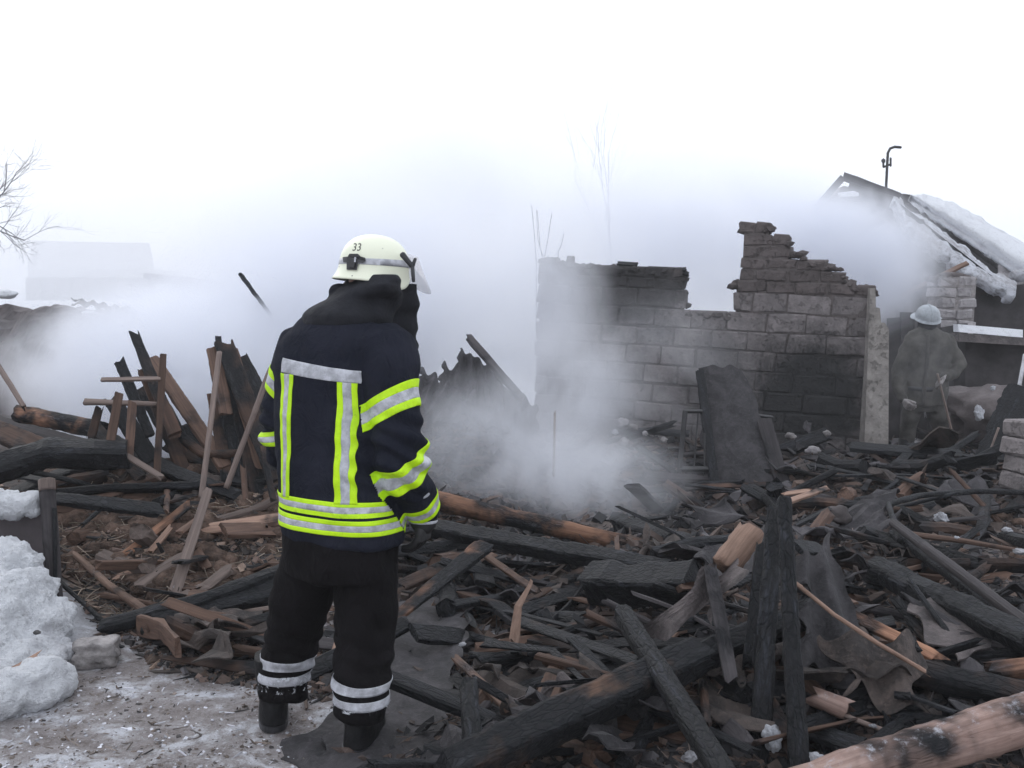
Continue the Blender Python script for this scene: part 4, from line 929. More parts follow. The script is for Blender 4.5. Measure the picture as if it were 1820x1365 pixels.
regs = [('in the left yard rubble', [(60, 880), (480, 860), (500, 1100), (300, 1080), (120, 1040)], 26, .6, ['brown', 'charbrown', 'char', 'brown', 'pale']),
        ('under the leaning tangle', [(60, 800), (480, 810), (480, 900), (60, 880)], 30, .6, ['char', 'charbrown', 'brown', 'greyboard']),
        ('at the charred knee log', [(180, 1100), (480, 1060), (600, 1200), (300, 1200)], 16, .6, ['char', 'charbrown', 'brown']),
        ('below the orange log', [(730, 930), (1190, 1000), (1180, 1080), (740, 1060)], 40, .7, ['char', 'charbrown', 'brown', 'greyboard']),
        ('round the pale splinter', [(840, 1050), (1130, 1070), (1150, 1260), (850, 1230)], 40, .6, ['char', 'charbrown', 'charbrown', 'brown']),
        ('at the bottom centre', [(800, 1240), (1230, 1180), (1280, 1365), (780, 1365)], 34, .7, ['char', 'charbrown', 'brown', 'greyboard']),
        ('round the charred posts', [(1180, 1050), (1460, 1000), (1480, 1365), (1250, 1365)], 36, .7, ['char', 'charbrown', 'greyboard', 'brown']),
        ('right of the charred posts', [(1430, 930), (1820, 1000), (1820, 1260), (1480, 1330)], 70, .6, ['char', 'charbrown', 'charbrown', 'brown', 'greyboard']),
        ('in the rubble before the hose', [(1380, 830), (1820, 850), (1820, 1000), (1400, 940)], 54, .7, ['char', 'charbrown', 'greyboard', 'brown']),
        ('between door and pit', [(1080, 850), (1400, 850), (1400, 1000), (1180, 990)], 30, .6, ['char', 'charbrown', 'greyboard']),
        ('before the block wall', [(1090, 770), (1560, 760), (1560, 830), (1080, 840)], 30, .5, ['char', 'charbrown', 'greyboard']),
        ('by the flat sheet', [(780, 1010), (1000, 1020), (960, 1360), (800, 1340)], 24, .8, ['char', 'charbrown', 'charmix']),
        ('by the big log', [(1440, 1180), (1820, 1150), (1820, 1270), (1460, 1365)], 30, .8, ['char', 'charbrown', 'charmix']),
        ('below the low shed at right', [(1580, 790), (1820, 760), (1820, 850), (1580, 830)], 22, .6, ['char', 'charbrown', 'greyboard'])]
def size_word(l): return 'short' if l < .35 else ('mid sized' if l < .6 else 'long')
for (where, poly, cnt, chr_, mts) in regs:
    x0, x1 = min(p[0] for p in poly), max(p[0] for p in poly); y0, y1 = min(p[1] for p in poly), max(p[1] for p in poly)
    done = 0; lay = 0
    while done < cnt:
        x, y = R_.uniform(x0, x1), R_.uniform(y0, y1)
        if not inpoly(x, y, poly): continue
        p = G(x, y, R_.uniform(.015, .11)); slate = R_.random() < .17 and 'yard' not in where
        dsc = depth(p); k = min(1.6, .55 + dsc * .1)
        yaw = R_.gauss(.2, .9) if not slate else R_.uniform(0, 6.28)
        rot = Matrix.Rotation(yaw, 4, 'Z') @ Matrix.Rotation(R_.gauss(0, .22), 4, 'Y') @ Matrix.Rotation(R_.gauss(0, .5 if not slate else .3), 4, 'X')
        if slate:
            mt_ = R_.choice(list(MTS)); me = with_mat(R_.choice(SVAR), mt_); o = bpy.data.objects.new('slate_piece', me)
            o.matrix_basis = Matrix.Translation(p) @ rot @ Matrix.Scale(k * R_.uniform(.8, 1.4), 4); COL.objects.link(o)
            tag(o, None, 'roofing sheet', '%s pieces %s' % (MTS[mt_], where)); PLACED.append((o, x, '%s pieces' % MTS[mt_], where))
        else:
            mt_ = mts[0] if R_.random() < chr_ * .6 else R_.choice(mts); wv = R_.choice(WVAR)
            if mt_ in ('tan', 'orange') and wv[1] > .5: wv = WVAR[R_.choice([0, 1, 2, 7, 8, 9, 14, 15])]
            me = with_mat(wv[0], mt_); o = bpy.data.objects.new('wood_piece', me)
            o.matrix_basis = Matrix.Translation(p) @ rot @ Matrix.Translation((-wv[1] / 2 * k, 0, 0)) @ Matrix.Scale(k, 4); COL.objects.link(o)
            nm = {'short': 'stick', 'mid sized': 'lath', 'long': 'board'}[size_word(wv[1])]; o.name = 'burnt_' + nm
            tag(o, None, nm, '%s %s %ss %s' % (size_word(wv[1]), MTW[mt_], nm, where)); PLACED.append((o, x, '%s %s %ss' % (size_word(wv[1]), MTW[mt_], nm), where))
        done += 1
ORD = ['first from left', 'second from left', 'third from left', 'fourth from left', 'fifth from left', 'sixth from left', 'seventh from left', 'eighth from left', 'ninth from left', 'tenth from left', 'eleventh from left', 'twelfth from left', 'thirteenth from left', 'fourteenth from left', 'fifteenth from left', 'sixteenth from left', 'seventeenth from left', 'eighteenth from left', 'nineteenth from left', 'twentieth from left']
bygrp = {}
for q in PLACED: bygrp.setdefault((q[2], q[3]), []).append(q)
for (what, where), qs in bygrp.items():
    qs.sort(key=lambda q: q[1])
    for i, q in enumerate(qs):
        if len(qs) == 1: q[0]['label'] = 'the only %s %s' % (what[:-1], where); q[0].pop('group', None)
        elif i == len(qs) - 1: q[0]['label'] = 'rightmost of the %s %s' % (what, where)
        else: q[0]['label'] = '%s of the %s %s' % (ORD[min(i, 19)], what, where)
# ------------------------------------------------------------------ uncountable rubble, chips and straw
def scatter(name, label, poly, cnt, cols, rmin, rmax, flat=.7, sliver=.3, seed=1, zl=.012):
    rr = random.Random(seed); vs = []; fs = []; tint = []
    x0, x1 = min(p[0] for p in poly), max(p[0] for p in poly); y0, y1 = min(p[1] for p in poly), max(p[1] for p in poly); n_ = 0
    while n_ < cnt:
        x, y = rr.uniform(x0, x1), rr.uniform(y0, y1)
        if not inpoly(x, y, poly): continue
        n_ += 1; p = G(x, y); p.z = H(p.x, p.y) + rr.uniform(-.004, zl)
        d = depth(p); r = rmin + (rmax - rmin) * rr.random() ** 2.5; r *= .6 + d * .1
        sl = rr.random() < sliver; sq = V((r * rr.uniform(1.5, 4.5), r * .35, r * .3)) if sl else V((r, r * rr.uniform(.6, 1), r * rr.uniform(.4, .9) * flat))
        rot = Matrix.Rotation(rr.uniform(0, 6.28), 3, 'Z') @ Matrix.Rotation(rr.gauss(0, .35), 3, 'Y') @ Matrix.Rotation(rr.gauss(0, .5), 3, 'X')
        o_ = len(vs); c = rr.choice(cols); k = rr.uniform(.6, 1.35)
        for a in (-1, 1):
            for b_ in (-1, 1):
                for e in (-1, 1):
                    q = V((a * sq.x * rr.uniform(.5, 1.1), b_ * sq.y * rr.uniform(.5, 1.1), e * sq.z * rr.uniform(.5, 1.1))); vs.append(p + rot @ q); tint.append((c[0] * k, c[1] * k, c[2] * k, 1))
        fs += [tuple(o_ + i for i in f) for f in [(0, 1, 3, 2), (4, 6, 7, 5), (0, 4, 5, 1), (2, 3, 7, 6), (0, 2, 6, 4), (1, 5, 7, 3)]]
    o = mk(name, vs, fs, M['bits']); ca = o.data.color_attributes.new('tint', 'FLOAT_COLOR', 'POINT'); ca.data.foreach_set('color', [c for z in tint for c in z])
    return tag(o, label, 'rubble', kind='stuff')
BR = [(.12, .082, .065), (.17, .12, .10), (.06, .05, .045), (.025, .025, .027), (.25, .18, .14), (.10, .07, .055), (.04, .036, .036)]
DK = [(.02, .02, .022), (.03, .029, .032), (.055, .05, .05), (.08, .06, .052), (.13, .09, .072), (.022, .022, .024), (.08, .075, .08), (.07, .048, .04)]
scatter('clay_rubble', 'brown clay rubble and splinters in the left yard', [(-20, 830), (500, 800), (560, 1120), (180, 1120), (100, 1000), (-20, 900)], 7000, BR, .004, .030, seed=3)
scatter('burnt_rubble', 'burnt crumbs and splinters over the middle and right ground', [(700, 930), (1190, 1000), (1430, 900), (1820, 860), (1820, 1390), (640, 1390)], 15000, DK, .006, .045, seed=4)
scatter('far_rubble', 'burnt crumbs before the block wall and around the pit', [(500, 800), (950, 730), (1100, 770), (1820, 750), (1820, 900), (1190, 1010), (500, 920)], 7000, DK, .008, .05, seed=5)
scatter('knee_rubble', 'dark crumbs around the charred log by the path', [(160, 1120), (700, 1060), (760, 1200), (560, 1250), (300, 1200)], 2200, DK + BR, .005, .03, seed=6)
scatter('path_crumbs', 'straw bits, crumbs and soot specks frozen on the icy path', [(60, 1200), (600, 1180), (700, 1400), (-20, 1400)], 2600, [(.11, .085, .07), (.16, .13, .11), (.05, .045, .045), (.5, .5, .54), (.6, .6, .65), (.6, .61, .66), (.2, .17, .15)], .0015, .011, sliver=.25, seed=8, zl=.002)
def clods(name, label, poly, cnt, rmin, rmax, mt, seed):
    rr = random.Random(seed); vs = []; fs = []; n_ = 0; base = [rock_geo(1, 2, (1, .8, .6), .5, q + 70) for q in range(8)]
    x0, x1 = min(p[0] for p in poly), max(p[0] for p in poly); y0, y1 = min(p[1] for p in poly), max(p[1] for p in poly)
    while n_ < cnt:
        x, y = rr.uniform(x0, x1), rr.uniform(y0, y1)
        if not inpoly(x, y, poly): continue
        n_ += 1; p = G(x, y); r = (rmin + (rmax - rmin) * rr.random() ** 2.2) * (.5 + depth(p) * .1); p.z += r * rr.uniform(-.2, .25); g_, f_ = rr.choice(base); rot = Matrix.Rotation(rr.uniform(0, 6.28), 3, 'Z')
        o_ = len(vs); vs += [p + rot @ v * r for v in g_]; fs += [tuple(i + o_ for i in f) for f in f_]
    return tag(mk(name, vs, fs, M[mt], smooth=True), label, 'rubble', kind='stuff')
M['clayclod'] = plain('brown_clay_clods', (.135, .092, .072), .95, var=.7, sc=9, bmp=.03)
M['clayclod'].node_tree.nodes['Principled BSDF'].inputs['Specular IOR Level'].default_value = .2
clods('clay_clods', 'brown clay clods heaped in the left yard', [(60, 850), (500, 830), (510, 1090), (330, 1080), (140, 1020)], 520, .02, .11, 'clayclod', 21)
clods('clay_clods', 'burnt clay lumps through the middle rubble', [(840, 1040), (1180, 1060), (1160, 1260), (850, 1220)], 90, .015, .07, 'clayclod', 22)
clods('clay_clods', 'burnt clay lumps through the right rubble', [(1400, 880), (1820, 900), (1820, 1250), (1500, 1260)], 150, .015, .08, 'clayclod', 23)
def straws(name, label, poly, cnt, cols, lmin, lmax, seed):
    rr = random.Random(seed); vs = []; fs = []; tint = []
    x0, x1 = min(p[0] for p in poly), max(p[0] for p in poly); y0, y1 = min(p[1] for p in poly), max(p[1] for p in poly); n_ = 0
    while n_ < cnt:
        x, y = rr.uniform(x0, x1), rr.uniform(y0, y1)
        if not inpoly(x, y, poly): continue
        n_ += 1; p = G(x, y, rr.uniform(0, .05)); l = rr.uniform(lmin, lmax); r = .0016 * (.6 + depth(p) * .2)
        d = V((rr.gauss(0, 1), rr.gauss(0, .6), rr.gauss(0, .3))).normalized(); u = d.orthogonal().normalized(); w = d.cross(u); k = V((0, 0, rr.uniform(-.1, .1) * l)); c = rr.choice(cols)
        o_ = len(vs)
        for q, off in ((-l / 2, V()), (0, k), (l / 2, V())):
            for i in range(3): a = i * 2.094; vs.append(p + d * q + off + (u * math.cos(a) + w * math.sin(a)) * r); tint.append((*c, 1))
        for s_ in (0, 3):
            for i in range(3): j = (i + 1) % 3; fs.append((o_ + s_ + i, o_ + s_ + j, o_ + s_ + 3 + j, o_ + s_ + 3 + i))
    o = mk(name, vs, fs, M['bits']); ca = o.data.color_attributes.new('tint', 'FLOAT_COLOR', 'POINT'); ca.data.foreach_set('color', [c for z in tint for c in z]); return tag(o, label, 'straw', kind='stuff')
straws('straw', 'straw and thin splinters in the left yard rubble', [(60, 850), (500, 830), (540, 1110), (160, 1110)], 1100, [(.3, .24, .19), (.16, .13, .1), (.07, .06, .055)], .04, .16, 11)
straws('splinters', 'thin splinters and wires through the burnt rubble', [(700, 950), (1820, 880), (1820, 1390), (700, 1390)], 1500, [(.18, .14, .12), (.05, .045, .045), (.03, .03, .032)], .05, .22, 12)

# ================================================================== THE FIREFIGHTER SEEN FROM BEHIND
D0 = 3.5
def FP(px, py, dd=0.0): return P(px, py, D0 + dd)
yaw = math.radians(27)
AX = V((math.cos(yaw), -math.sin(yaw), 0)); AF = V((math.sin(yaw), math.cos(yaw), 0)); UP = V((0, 0, 1))
PX = D0 / F_
def ring(cx, cy, hw, b_, e=2.4, dd=0.0, tilt=0.0, yw=None):
    ax, af = AX, AF
    if yw is not None: q = math.radians(yw); ax = V((math.cos(q), -math.sin(q), 0)); af = V((math.sin(q), math.cos(q), 0))
    w = hw * PX; a = math.sqrt(max(1e-4, w * w - (b_ * af.x) ** 2)) / ax.x
    return (FP(cx, cy, dd), ax * a + UP * tilt, af * b_, e)
person = empty('person', G(610, 1300), 'firefighter seen from behind in dark navy jacket with lime stripes and pale helmet', 'person')
torso = loft([ring(609, 960, 104, .155), ring(609, 950, 108, .165), ring(608, 900, 109, .17), ring(604, 850, 108, .175), ring(600, 790, 106, .18), ring(597, 730, 104, .185),
              ring(594, 690, 103, .185), ring(593, 650, 102, .18), ring(596, 620, 100, .172), ring(603, 595, 92, .16), ring(612, 574, 78, .145), ring(622, 556, 62, .13), ring(632, 543, 52, .12), ring(640, 530, 44, .11)], 40)
REF = AF
rarm = [(FP(684, 610, -.10), .100), (FP(693, 655, -.13), .098), (FP(698, 710, -.15), .090), (FP(705, 770, -.16), .084), (FP(712, 820, -.15), .086), (FP(724, 855, -.11), .080), (FP(742, 885, -.04), .064), (FP(755, 910, .0), .056)]
larm = [(FP(540, 610, .12), .088), (FP(522, 650, .16), .084), (FP(509, 700, .19), .078), (FP(500, 755, .21), .076), (FP(502, 790, .23), .076), (FP(520, 830, .33), .064), (FP(548, 868, .42), .055)]
jm = remesh('jacket', [torso, limb(rarm, REF), limb(larm, REF)], .0075, 8)
AX_ARM = [p for p, r in rarm]; AX_LARM = [p for p, r in larm]
def seg_d(p, line):
    best = 9
    for a, b_ in zip(line, line[1:]):
        ab = b_ - a; t_ = max(0, min(1, (p - a).dot(ab) / ab.length_squared)); best = min(best, (p - a - ab * t_).length)
    return best
ELB = FP(712, 815, -.15); ELB2 = FP(500, 775, .22)
for v in DV(jm):      # cloth folds
    p = v.co; d = 0
    d += .010 * noise.noise(V((p.x * 5, p.y * 5, p.z * 9))) + .006 * abs(noise.noise(V((p.x * 7 + p.z * 4, p.y * 7, p.z * 10)))) + .004 * noise.noise(V((p.x * 13, p.y * 13, p.z * 24)))
    for E in (ELB, ELB2):
        k = math.exp(-((p - E).length / .14) ** 2); d += k * .016 * math.sin((p - E).dot(V((.5, .2, 1)).normalized()) * 95 + 3 * noise.noise(p * 7))
    k = math.exp(-((p - FP(650, 640, -.1)).length / .10) ** 2); d += k * .008 * math.sin((p - E).dot(V((1, .1, -.35)).normalized()) * 80 + 2 * noise.noise(p * 6))
    v.co = p + v.normal * d
jm.materials.append(M['navy']); jm.update()
jacket = link('jacket', jm, None, person)
JB = BVHTree.FromPolygons([v.co.copy() for v in jm.vertices], [tuple(p.vertices) for p in jm.polygons])
def hit(bvh, px, py):
    h, n_, i, d = bvh.ray_cast(CAM, ray(px, py).normalized()); return h
def jhit(px, py): return hit(JB, px, py) or FP(px, py, -.1)
import numpy as np
NPC = {}
def near_part(src, planes, off):
    k = src.name
    if k not in NPC:
        n = len(src.vertices); co = np.empty(n * 3); src.vertices.foreach_get('co', co); no = np.empty(n * 3); src.vertices.foreach_get('normal', no)
        NPC[k] = (co.reshape(-1, 3), no.reshape(-1, 3), [tuple(p.vertices) for p in src.polygons])
    co, no, fs_ = NPC[k]; co = co + no * off; ok = np.ones(len(co), bool)
    for c, n_ in planes: ok &= ((co - np.array(c)) @ np.array(n_)) < .02
    bm = bmesh.new(); mp = {}
    for f in fs_:
        if all(ok[i] for i in f):
            vv = []
            for i in f:
                if i not in mp: mp[i] = bm.verts.new(co[i])
                vv.append(mp[i])
            bm.faces.new(vv)
    return bm
def strip(name, src, groups, parent, off=.003, keep=None, lim=()):
    """sewn tape: copies of the cloth surface between parallel cuts; groups = [(planes, material)]"""
    out = bmesh.new(); mats = []
    for planes, mt in groups:
        if mt not in mats: mats.append(mt)
        bm = near_part(src, list(planes) + list(lim), off)
        for co, no in list(planes) + list(lim):
            geom = bm.verts[:] + bm.edges[:] + bm.faces[:]; bmesh.ops.bisect_plane(bm, geom=geom, plane_co=co, plane_no=no, clear_outer=True, dist=1e-6)
        bm.normal_update()
        if keep: bmesh.ops.delete(bm, geom=[f for f in bm.faces if not keep(f.calc_center_median(), f.normal)], context='FACES')
        tmp = bpy.data.meshes.new('t'); bm.to_mesh(tmp); bm.free()
        n0 = len(out.faces); out.from_mesh(tmp); out.faces.ensure_lookup_table()
        for f in out.faces[n0:]: f.material_index = mats.index(mt)
        bpy.data.meshes.remove(tmp)
    me = bpy.data.meshes.new(name); out.to_mesh(me); out.free()
    for mt in mats: me.materials.append(M[mt])
    me.shade_smooth(); o = link(name, me, None, parent)
    md = o.modifiers.new('t', 'SOLIDIFY'); md.thickness = .002; md.offset = -1; return o
def between(p0, p1, no): return [(p0, -no), (p1, no)]
def hband(z0_, z1_, fr=(.3, .7)):
    a = lambda f: V((0, 0, z0_ + (z1_ - z0_) * f))
    return [(between(a(0), a(fr[0]), UP), 'lime'), (between(a(fr[0]), a(fr[1]), UP), 'silver'), (between(a(fr[1]), a(1), UP), 'lime')]
notarm = lambda p, n_: True
torso_only = lambda p, n_: seg_d(p, AX_ARM) > .105 and seg_d(p, AX_LARM) > .094
z = lambda py: jhit(600, py).z
strip('hem_stripe', jm, hband(z(921), z(893)), jacket, keep=torso_only)
strip('hem_stripe', jm, hband(z(953), z(926)), jacket, keep=torso_only)
# torso tapes parallel to the back
def tape(groups_px, mt_list, lim_px, keepf):
    gr = []
    for (a0, a1, b0, b1), mt in zip(groups_px, mt_list):   # edge A through a0-a1, edge B through b0-b1
        A0, A1, B0, B1 = [jhit(*q) for q in (a0, a1, b0, b1)]
        na = (A1 - A0).cross(AF).normalized(); nb = (B1 - B0).cross(AF).normalized()
        if na.dot(B0 - A0) < 0: na = -na
        if nb.dot(A0 - B0) < 0: nb = -nb
        gr.append(([(A0, -na), (B0, -nb)], mt))
    return gr
zt = jhit(580, 676).z; zb = z(894)
back = lambda p, n_: n_.dot(AF) < .15 and torso_only(p, n_)
e = [((600, 690), (595, 888)), ((610, 692), (607, 888)), ((626, 694), (623, 888)), ((637, 696), (636, 888))]
gr = tape([(e[i][0], e[i][1], e[i + 1][0], e[i + 1][1]) for i in range(3)], ['lime', 'silver', 'lime'], None, None)
strip('back_stripe', jm, gr, jacket, off=.0035, keep=lambda p, n_: back(p, n_) and zb - .004 < p.z < zt)
e = [((500, 668), (501, 860)), ((506, 668), (504, 860)), ((515, 669), (509, 860)), ((522, 670), (515, 860))]
gr = tape([(e[i][0], e[i][1], e[i + 1][0], e[i + 1][1]) for i in range(3)], ['lime', 'silver', 'lime'], None, None)
strip('back_stripe', jm, gr, jacket, off=.0035, keep=lambda p, n_, zl=jhit(510, 664).z: n_.dot(AF) < .5 and seg_d(p, AX_LARM) > .07 and zb - .004 < p.z < zl)
gr = tape([((506, 636), (640, 659), (505, 662), (638, 681))], ['silver'], None, None)
L0 = jhit(503, 650); L1 = jhit(643, 668)
strip('shoulder_stripe', jm, gr, jacket, off=.0042, keep=lambda p, n_: n_.dot(AF) < .3 and (p - L0).dot(AX) > -.003 and (p - L1).dot(AX) < 0)
def armband(line, k0, k1, parent, fr=(.3, .7), rad=.13, tilt=V(), src=None, extra=None, name='sleeve_stripe'):
    def at(k): i = int(k); f = k - i; return line[i] * (1 - f) + line[i + 1] * f
    a, b_ = at(k0), at(k1); no = ((b_ - a).normalized() + tilt).normalized(); Lk = (b_ - a).dot(no)
    q = lambda f: a + no * Lk * f
    g_ = [(between(q(0), q(fr[0]), no), 'lime'), (between(q(fr[0]), q(fr[1]), no), 'silver'), (between(q(fr[1]), q(1), no), 'lime')]
    seg_line = line
    return strip(name, src or jm, g_, parent, keep=lambda p, n_: seg_d(p, seg_line) < rad and (extra is None or extra(p, n_)))
outr = lambda p, n_: seg_d(p, AX_ARM) < .112 and (p - FP(650, 740, -.1)).dot(AX) > -.004
armband(AX_ARM, 1.75, 2.55, jacket, extra=outr, tilt=V((.36, .0, .0)))
armband(AX_ARM, 3.8, 5.0, jacket, extra=lambda p, n_: seg_d(p, AX_ARM) < .112 and p.z > .9 and (p - FP(664, 830, -.1)).dot(AX) > 0, tilt=V((.30, .0, .0)))
armband(AX_ARM, 6.1, 6.95, jacket, extra=lambda p, n_: seg_d(p, AX_ARM) < .1 and (p - FP(728, 900, 0)).dot(AX) > -.01, tilt=V((.12, 0, 0)))
outl = lambda p, n_: seg_d(p, AX_LARM) < .098 and (p - FP(500, 740, .15)).dot(AX) < .004
armband(AX_LARM, 1.4, 2.15, jacket, extra=outl, tilt=V((-.35, 0, 0)))
armband(AX_LARM, 3.25, 3.95, jacket, extra=outl, tilt=V((.1, -.2, 0)))
# trousers
def leg(pts_): return limb([(FP(x, y, dd), r * PX) for x, y, dd, r in pts_], AF, 26, .95, .12)
tr = remesh('trousers', [loft([ring(608, 915, 92, .15), ring(608, 955, 97, .16), ring(606, 990, 99, .16), ring(604, 1020, 96, .15)], 34),
    leg([(562, 965, .06, 50), (550, 1010, .08, 54), (536, 1060, .12, 53), (524, 1110, .16, 50), (514, 1160, .19, 47), (507, 1205, .21, 46), (505, 1236, .21, 46)]),
    leg([(648, 965, -.02, 50), (652, 1010, -.03, 57), (650, 1070, -.03, 56), (648, 1130, -.04, 53), (645, 1190, -.05, 51), (642, 1240, -.05, 49), (640, 1270, -.05, 48)])], .0075, 6)
for v in DV(tr):
    p = v.co; d = .012 * noise.noise(V((p.x * 6, p.y * 6, p.z * 5))) + .010 * abs(noise.noise(V((p.x * 8 + p.z * 5, p.y * 8, p.z * 9)))) + .004 * noise.noise(V((p.x * 10, p.y * 10, p.z * 22)))
    for E in (FP(525, 1150, .18), FP(645, 1180, -.04)):
        k = math.exp(-((p - E).length / .15) ** 2); d += k * .008 * math.sin((p.z + .3 * p.x) * 85 + 3 * noise.noise(p * 6))
    v.co = p + v.normal * d
tr.materials.append(M['trouser']); trousers = link('trousers', tr, None, person)
TB = BVHTree.FromPolygons([v.co.copy() for v in tr.vertices], [tuple(p.vertices) for p in tr.polygons])
mid = FP(585, 1200, .05)
for (x, ys_, side) in ((507, ((1195, 1180), (1221, 1205)), -1), (640, ((1240, 1224), (1267, 1250)), 1)):
    for (yb, yt) in ys_:
        a = hit(TB, x, yb); b_ = hit(TB, x, yt)
        if a and b_: strip('ankle_stripe', tr, [(between(V((0, 0, a.z)), V((0, 0, b_.z)), UP), 'silver')], trousers, keep=lambda p, n_: (p - mid).dot(V((1, -1.0, 0))) * side > 0)
# boots
def boot(c, toe, ht):
    t_ = toe.normalized(); s_ = V((t_.y, -t_.x, 0)); base = V((c.x, c.y, H(c.x, c.y) + .004 + c.z))
    R = lambda p, a, b_, e=2.6: (p, s_ * a, t_ * b_, e)
    sh_ = loft([R(base + UP * .005 + t_ * .055, .052, .15, 3), R(base + UP * .03 + t_ * .055, .055, .152, 3), R(base + UP * .06 + t_ * .045, .053, .14), R(base + UP * .085 + t_ * .02, .052, .11), R(base + UP * .12, .060, .078), R(base + UP * ht, .075, .085)], 24)
    me = remesh('boot', [sh_], .006, 3)
    for v in DV(me): v.co += v.normal * .003 * noise.noise(v.co * 30)
    me.materials.append(M['boot']); o = link('boot', me, None, person)
    sl = loft([R(base + UP * .0 + t_ * .055, .056, .156, 3), R(base + UP * .022 + t_ * .055, .057, .157, 3)], 28); mk('sole', *sl, M['blackplastic'], parent=o)
    for q in range(14):
        r1 = R_.uniform(.004, .012); g_ = rock_geo(r1, 1, (1, 1, .5), .4, q)
    return o
b1 = G(486, 1282); b2 = G(640, 1334)
boot(V((b1.x, b1.y, 0)) + V((.0, .0, 0)), V((-.25, 1, 0)), .26); boot(V((b2.x, b2.y, .018)) + V((0, .0, 0)), V((.15, 1, 0)), .22)
# snow stuck on the trouser hems
m, t, b = mat('clinging_snow'); geo = N(t, 'ShaderNodeNewGeometry'); b.inputs['Base Color'].default_value = (.6, .62, .66, 1); b.inputs['Roughness'].default_value = .8
L(t, fac(t, nz(t, geo.outputs['Position'], 38, 7, .72, .6), .53, .60), b.inputs['Alpha']); bump(t, b, nz(t, geo.outputs['Position'], 90, 4), .01); M['cling'] = m
def hemsnow(z0_, z1_, side):
    o = strip('clinging_snow', tr, [(between(V((0, 0, z0_)), V((0, 0, z1_)), UP), 'cling')], trousers, off=.0048, keep=lambda p, n_: (p - mid).dot(V((1, -1.0, 0))) * side > 0); o['kind'] = 'stuff'; o.modifiers.clear()
hemsnow(hit(TB, 507, 1234).z, hit(TB, 507, 1204).z, -1); hemsnow(hit(TB, 640, 1272).z, hit(TB, 640, 1262).z, 1)
# gloves with five fingers
def glove(wr, knuckle, side_v, palm_n, curl, nm='glove', mt='glove', sc=1.0, parent=person):
    """wr: wrist point, knuckle: middle knuckle point, side_v towards the thumb, palm_n the way the fingers curl"""
    x = (knuckle - wr).normalized(); s_ = (side_v - x * side_v.dot(x)).normalized(); pn_ = (palm_n - x * palm_n.dot(x)).normalized(); Lp = (knuckle - wr).length
    geos = [loft([(wr - x * .02 * sc, s_ * .034 * sc, pn_ * .030 * sc, 2.2), (wr + x * .01 * sc, s_ * .034 * sc, pn_ * .024 * sc, 2.3), (wr + x * Lp * .55, s_ * .045 * sc, pn_ * .021 * sc, 2.6), (knuckle, s_ * .046 * sc, pn_ * .018 * sc, 2.6)], 20)]
    for k, (off, ln) in enumerate([(.034, .074), (.0115, .083), (-.0115, .078), (-.034, .062)]):
        p = knuckle + s_ * off * sc - x * .015 * sc; d = x.copy(); pts_ = [(p, .0125 * sc)]
        for j, f in enumerate((.42, .34, .24)):
            ang = curl * (j + 1) / 2.2 + k * .06; d = (x * math.cos(ang) + pn_ * math.sin(ang)); p = p + d * ln * f * sc * 1.15; pts_.append((p, (.0122 - .0012 * j) * sc))
        geos.append(limb(pts_, s_, 12))
    p = wr + x * Lp * .35 + s_ * .03 * sc; d = (x * .75 + s_ * .6 + pn_ * .35).normalized(); pts_ = [(p, .015 * sc)]
    for j, f in enumerate((.034, .03, .024)): d = (d + x * .25 + pn_ * .18).normalized(); p = p + d * f * sc; pts_.append((p, (.014 - .001 * j) * sc))
    geos.append(limb(pts_, pn_, 12)); me = remesh(nm, geos, .003 * sc, 2); me.materials.append(M[mt]); return link(nm, me, None, parent)
gl = glove(FP(753, 915, .0), FP(752, 958, .01), V((.3, 1, .1)), V((-.9, .3, 0)), .9, sc=1.12)
mk('cuff', *limb([(FP(753, 902, .0), .052), (FP(753, 925, .0), .048), (FP(752, 935, .0), .044)], REF), M['glove'], parent=gl, smooth=True)
mk('cuff_piping', *limb([(FP(753, 925, .0), .0495), (FP(753, 927, .0), .0495)], REF), M['silver'], parent=gl, smooth=True)
glove(FP(552, 872, .43), FP(575, 905, .48), V((.5, -.3, .6)), V((.6, .2, -.4)), .8, sc=1.1)
mk('sleeve_badge', *rock_geo(1, 2, (.016, .004, .007), 0, 1), M['silver'], mw=Matrix.Translation(jhit(757, 881)) @ Matrix.Rotation(-.6, 4, 'Y'), parent=jacket)
# hood collar, neck curtain and head
hr = lambda cx, cy, hw, b_, yw, e=2.2, dd=0: ring(cx, cy, hw, b_, e, dd, 0, yw)
hd = remesh('hood', [loft([hr(606, 592, 66, .13, 30), hr(612, 578, 74, .155, 32), hr(620, 562, 77, .16, 36), hr(636, 545, 70, .148, 42), hr(650, 530, 64, .134, 48), hr(656, 518, 64, .11, 55), hr(659, 507, 60, .092, 60), hr(662, 497, 55, .078, 60), hr(664, 490, 46, .06, 60)], 36),
    loft([hr(612, 532, 25, .06, 60, 2), hr(613, 519, 24, .062, 60, 2), hr(616, 508, 20, .055, 60, 2), hr(621, 502, 13, .04, 60, 2)], 20),
    loft([hr(701, 500, 24, .095, 60, 2, .0), hr(703, 520, 24, .095, 60, 2, .0), hr(706, 545, 20, .088, 60, 2, .02), hr(711, 580, 17, .07, 60, 2, .06), hr(717, 612, 14, .06, 60, 2, .08), hr(722, 628, 8, .04, 60, 2, .08)], 20)], .006, 5)
for v in DV(hd):
    p = v.co; v.co = p + v.normal * (.009 * noise.noise(V((p.x * 5, p.y * 5, p.z * 16))) + .004 * noise.noise(p * 22) + .005 * math.sin(p.z * 70 + 4 * noise.noise(p * 5)))
hd.materials.append(M['hood']); hood = link('hood', hd, None, person)
hf = V((math.sin(math.radians(66)), math.cos(math.radians(66)), -.10)).normalized(); hsd = V((math.cos(math.radians(66)), -math.sin(math.radians(66)), 0)); hu = hsd.cross(hf).normalized()
HC = FP(667, 474, .0)
